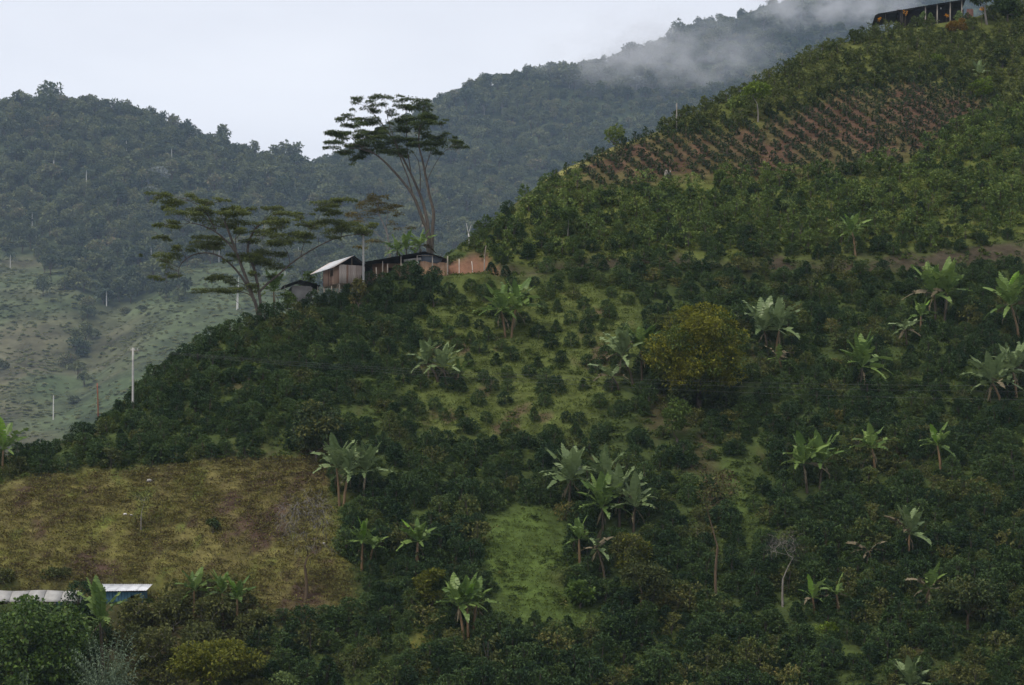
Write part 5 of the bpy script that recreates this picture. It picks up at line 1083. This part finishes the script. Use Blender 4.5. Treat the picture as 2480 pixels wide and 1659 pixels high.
X, Y = lattice(-72, 116, 166, 262, 1.62, .33)
bad = np.zeros(len(X), bool)
for k in ('brown', 'lawn', 'lawn2', 'lawn3', 'terrace', 'yard', 'clear', 'belt', 'plot', 'brush', 'edge', 'foot'): bad |= plot(k, X + .4 * vnoise(X, Y, 8), Y + .4 * vnoise(X, Y, 9))
gap = fbm(X * .16, Y * .12, 91); bad |= (gap > .63) | (rng.random(len(X)) < .05) | ((X < -1.5) & (Y > 249)) | (Y > 256)
ok = ~bad & clear_of(X, Y); X, Y = X[ok], Y[ok]
oth = rng.random(len(X)) < np.clip(.05 + .12 * sstep(205, 180, Y) + .10 * (fbm(X * .1, Y * .1, 92) > .2), 0, .4)
big = 1 + .22 * sstep(215, 185, Y)
S = rng.uniform(.62, 1.2, len(X)) * big * (.92 + .12 * fbm(X * .12, Y * .1, 93))
Xc, Yc = lattice(-16, 20, 205, 247, 2.5, .42); okc = plot('clear', Xc, Yc) & clear_of(Xc, Yc) & (rng.random(len(Xc)) > .12) & ~plot('yard', Xc, Yc) & ~plot('terrace', Xc, Yc)
Xc, Yc = Xc[okc], Yc[okc]; Sc = rng.uniform(.66, .94, len(Xc))
Xo, Yo, So = X[oth], Y[oth], S[oth] * rng.uniform(.6, .85, oth.sum())
Xk, Yk, Sk = np.concatenate([X[~oth], Xc]), np.concatenate([Y[~oth], Yc]), np.concatenate([S[~oth], Sc])
def hedge(X, Y): return (np.asarray(X) < (800 - CU) * .043) & (np.asarray(Y) > 207) & (np.asarray(Y) < 212)
def cl_label(x, y):
    if plot('clear', np.array([x]), np.array([y]))[0]: return 'round dark coffee shrub standing apart on the grass of the clearing'
    if hedge(x, y): return 'dark coffee shrub in the thick row along the top of the brown field'
    if y < 196: return 'dark coffee shrub in the thicket along the bottom of the slope'
    return 'dark coffee shrub in the thick planting around the middle of the slope'
def cl_group(x, y): return {'r': 'coffee shrubs in the clearing', 'd': 'coffee shrubs of the hillside'}[cl_label(x, y)[0]] if cl_label(x, y)[0] == 'r' else ('coffee row above the brown field' if hedge(x, y) else ('coffee shrubs at the bottom' if y < 196 else 'coffee shrubs of the middle slope'))
(lambda *a: None)('coffee', plant('coffee_shrub', 'dark coffee shrub', COFFEE, Xk, Yk, Sk, 'coffee_thicket', 'dense dark coffee shrubs covering the hillside', cl_group, 'shrub', 300, lambda a, b: (plot('clear', a, b) | hedge(a, b)).astype(float)))
(lambda *a: None)('olive', plant('olive_shrub', 'dull olive shrub', OLIVE, Xo, Yo, So, 'olive_scrub', 'dull olive shrubs between the coffee', lambda x, y: 'olive shrubs among the coffee', 'shrub', 300))
# foot thicket
X, Y = lattice(-44, -20, 172, 191, 1.7, .4); ok = plot('foot', X, Y) & clear_of(X, Y); S = rng.uniform(.6, .9, ok.sum())
(lambda *a: None)('foot', plant('olive_shrub', 'low tangled shrub', OLIVE, X[ok], Y[ok], S, 'foot_scrub', 'tangle of shrubs', lambda x, y: 'shrubs at the foot of the brown field', 'shrub', 60))
# light green belt above the terrace
X, Y = lattice(-6, 118, 246, 300, 1.75, .4); ok = plot('belt', X, Y) & clear_of(X, Y) & (fbm(X * .2, Y * .15, 94) < .52); X, Y = X[ok], Y[ok]; S = rng.uniform(.55, 1.08, len(X))
dk = rng.random(len(X)) < .22 + .5 * sstep(254, 250, Y)
(lambda *a: None)('belt', plant('leafy_shrub', 'light green leafy shrub', BELT, X[~dk], Y[~dk], S[~dk], 'leafy_belt', 'belt of light green shrubs above the terrace', lambda x, y: 'light green shrubs above the terrace', 'shrub', 300))
scatter('belt_coffee', 'dark coffee shrubs mixed into the light green belt', COFFEE, np.stack([X, Y, H(X, Y)], 1)[dk], rng.integers(0, 6, dk.sum()), turns(dk.sum()), np.repeat(rng.uniform(.7, 1.0, (dk.sum(), 1)), 3, 1))
# young coffee in rows over red soil
d1 = np.array([.46, -.89]); d2 = np.array([.89, .46]); a, b = np.meshgrid(np.arange(-60, 60, 1.10), np.arange(-60, 60, 2.2))
X = 30 + a * d1[0] + b * d2[0] + rng.normal(0, .05, a.shape); Y = 280 + a * d1[1] + b * d2[1] + rng.normal(0, .05, a.shape); X, Y = X.ravel(), Y.ravel()
ok = plot('plot', X, Y) & clear_of(X, Y) & (rng.random(len(X)) > .05); X, Y = X[ok], Y[ok]; S = rng.uniform(.80, 1.10, len(X))
(lambda *a: None)('young', plant('young_coffee_plant', 'young coffee plant', YOUNG, X, Y, S, 'young_coffee_rows', 'rows of young coffee over red soil', lambda x, y: 'young coffee rows', 'plant', 300))
# brush on the top slope
X, Y = lattice(10, 124, 272, 345, 1.55, .4); ok = plot('brush', X, Y) & clear_of(X, Y) & (fbm(X * .2, Y * .15, 95) < .55); X, Y = X[ok], Y[ok]; S = rng.uniform(.55, 1.05, len(X))
(lambda *a: None)('brush', plant('hilltop_shrub', 'green-yellow hilltop shrub', BRUSH, X, Y, S, 'hilltop_brush', 'brush on the top slope', lambda x, y: 'shrubs of the top slope', 'shrub', 300))

# grass: tufts on the brown field, the lawns and between the shrubs
def tuft(seed, n, h, w, mat):
    g = np.random.default_rng(seed); P = np.concatenate([g.normal(0, w, (n, 2)), np.zeros((n, 1)) - .03], 1); D = np.concatenate([g.normal(0, .55, (n, 2)), np.ones((n, 1)) * .8], 1)
    L = h * g.uniform(.5, 1.2, n); return leaves_mesh('tuft', leaf_quads(P, D, L, L * .22, g, .3), mat)
M['g_brown'] = leaf_mat('dry_grass', (.085, .060, .036), (.170, .164, .046), .8, .05, .15, island=.2)
M['g_green'] = leaf_mat('meadow_grass', (.052, .074, .018), (.100, .132, .028), .7, .1, .25, island=.3)
TB = [tuft(700 + i, 16, .34, .24, M['g_brown']) for i in range(4)]; TG = [tuft(710 + i, 16, .34, .26, M['g_green']) for i in range(4)]
def grass(name, label, protos, X, Y, s0, s1):
    Z = H(X, Y); ok = in_view(X, Y, Z, 400); X, Y, Z = X[ok], Y[ok], Z[ok]; n = len(X); s = rng.uniform(s0, s1, n)
    scatter(name, label, protos, np.stack([X, Y, Z], 1), rng.integers(0, len(protos), n), turns(n, .12), np.stack([s * 1.2, s * 1.2, s], 1))
X, Y = rng.uniform(-62, -14, 26000), rng.uniform(184, 214, 26000); ok = plot('brown', X, Y) & (rng.random(len(X)) < .35 + .65 * sstep(-.4, .2, fbm(X * .5, Y * .4, 96)))
grass('dry_grass', 'patchy dry grass on the brown field', TB, X[ok], Y[ok], .6, 1.3)
X, Y = rng.uniform(-66, 110, 74000), rng.uniform(172, 262, 74000)
lw = plot('lawn', X, Y) | plot('clear', X, Y) | plot('lawn2', X, Y); ok = (lw | (rng.random(len(X)) < .12)) & ~plot('brown', X, Y) & ~plot('yard', X, Y) & ~plot('terrace', X, Y)
grass('meadow_grass', 'green grass of the clearings and between the shrubs', TG, X[ok], Y[ok], .5, 1.25)
def herb(seed, n, r, leaf, mat):
    g = np.random.default_rng(seed); d = unit(g.normal(0, 1, (n, 3)) + [0, 0, .9]); P = d * r * g.uniform(.2, 1, (n, 1)) * [1, 1, .7]; L = leaf * g.uniform(.6, 1.3, n)
    return leaves_mesh('herb', leaf_quads(P, d + g.normal(0, .5, (n, 3)), L, L * .6, g, .2), mat)
M['weed'] = leaf_mat('weed_leaves', (.040, .066, .018), (.105, .145, .032), .6, .2, .2, cc=(.14, .13, .04), island=.25)
WE = [herb(720 + i, 34, .32, .2, M['weed']) for i in range(4)]
X, Y = rng.uniform(-66, 110, 36000), rng.uniform(172, 262, 36000)
lw = plot('lawn', X, Y) | plot('clear', X, Y) | plot('lawn2', X, Y); ok = (fbm(X * .45, Y * .35, 98) > np.where(lw, .22, -.2)) & ~plot('brown', X, Y) & ~plot('yard', X, Y)
grass('weeds', 'leafy weeds in the lawns and between the shrubs', WE, X[ok], Y[ok], .5, 1.4)
X, Y = rng.uniform(-4, 86, 9000), rng.uniform(252, 330, 9000); ok = plot('belt', X, Y) | plot('edge', X, Y) | (plot('plot', X, Y) & (fbm(X * .3, Y * .25, 97) > .15))
grass('slope_grass', 'rough grass on the upper slope', TG[:2] + TB[:2], X[ok], Y[ok], .7, 1.5)

# ------------------------------------------------------------------ air: thin haze over the valley, mist on the right ridge
def vol_box(name, lo, hi):
    mb = MB(); lo, hi = np.array(lo, float), np.array(hi, float); mb.box((lo + hi) / 2, (hi - lo) / 2); me = mesh_np(name, mb.V, [i for f in mb.F for i in f], 4); return me
def vol_mat(name, dens, color, aniso=.2):
    m = bpy.data.materials.new(name); m.use_nodes = True; n, l = m.node_tree.nodes, m.node_tree.links; n.clear()
    o = n.new('ShaderNodeOutputMaterial'); p = n.new('ShaderNodeVolumePrincipled'); p.inputs['Color'].default_value = (*color, 1); p.inputs['Density'].default_value = dens; p.inputs['Anisotropy'].default_value = aniso
    l.new(p.outputs[0], o.inputs['Volume']); return m, n, l, p
m, n, l, p = vol_mat('valley_haze', .000078, (.54, .74, 1.0), .0)
me = vol_box('haze', (-1700, -60, -175), (1850, 3760, 800)); me.materials.append(m); tag(obj('haze', me), 'thin bluish haze filling the valley', kind='stuff')
def mist(label, u, v, Y, ru, rv, ry, dens, seed):
    Y, ry, dens = Y * FS, ry * FS, dens / FS; c = at(u, v, Y); k = Y / F; r = np.array([ru * k, ry, rv * k]); m, n, l, p = vol_mat('ridge_mist', 0, (.95, .96, 1.0), .1)
    t = n.new('ShaderNodeTexCoord'); z = n.new('ShaderNodeTexNoise'); z.inputs['Scale'].default_value = 2.1; z.inputs['Detail'].default_value = 7; z.inputs['Roughness'].default_value = .6
    mpn = n.new('ShaderNodeMapping'); mpn.inputs['Location'].default_value = (seed * 3.1, seed, 0); mpn.inputs['Scale'].default_value = (1.6, 1.0, 1.1)
    ln = n.new('ShaderNodeVectorMath'); ln.operation = 'LENGTH'; f = n.new('ShaderNodeMapRange'); f.inputs['From Min'].default_value = .25; f.inputs['From Max'].default_value = 1.0; f.inputs['To Min'].default_value = 1.0; f.inputs['To Max'].default_value = 0.0
    q = n.new('ShaderNodeMapRange'); q.inputs['From Min'].default_value = .44; q.inputs['From Max'].default_value = .74; q.inputs['To Min'].default_value = 0.0; q.inputs['To Max'].default_value = dens
    mu = n.new('ShaderNodeMath'); mu.operation = 'MULTIPLY'
    l.new(t.outputs['Object'], ln.inputs[0]); l.new(ln.outputs['Value'], f.inputs['Value']); l.new(t.outputs['Object'], mpn.inputs['Vector']); l.new(mpn.outputs[0], z.inputs['Vector']); l.new(z.outputs['Fac'], q.inputs['Value'])
    l.new(f.outputs[0], mu.inputs[0]); l.new(q.outputs[0], mu.inputs[1]); l.new(mu.outputs[0], p.inputs['Density'])
    V, Fc = [], []; a, b = 10, 16                          # an egg-shaped body of air
    for i in range(a + 1):
        for j in range(b): V.append((math.sin(math.pi * i / a) * math.cos(2 * math.pi * j / b), math.sin(math.pi * i / a) * math.sin(2 * math.pi * j / b), math.cos(math.pi * i / a)))
    for i in range(a):
        for j in range(b): Fc.append((i * b + j, (i + 1) * b + j, (i + 1) * b + (j + 1) % b, i * b + (j + 1) % b))
    mb = MB(); mb.poly(V, Fc); o = mb.build('mist', m); o.location = c; o.scale = r; tag(o, label, kind='stuff'); return o
mist('drifting mist on the right ridge', 1590, 140, 1275, 340, 120, 70, .036, 1)
mist('mist at the top of the right ridge', 2010, 15, 1380, 250, 90, 70, .055, 2)
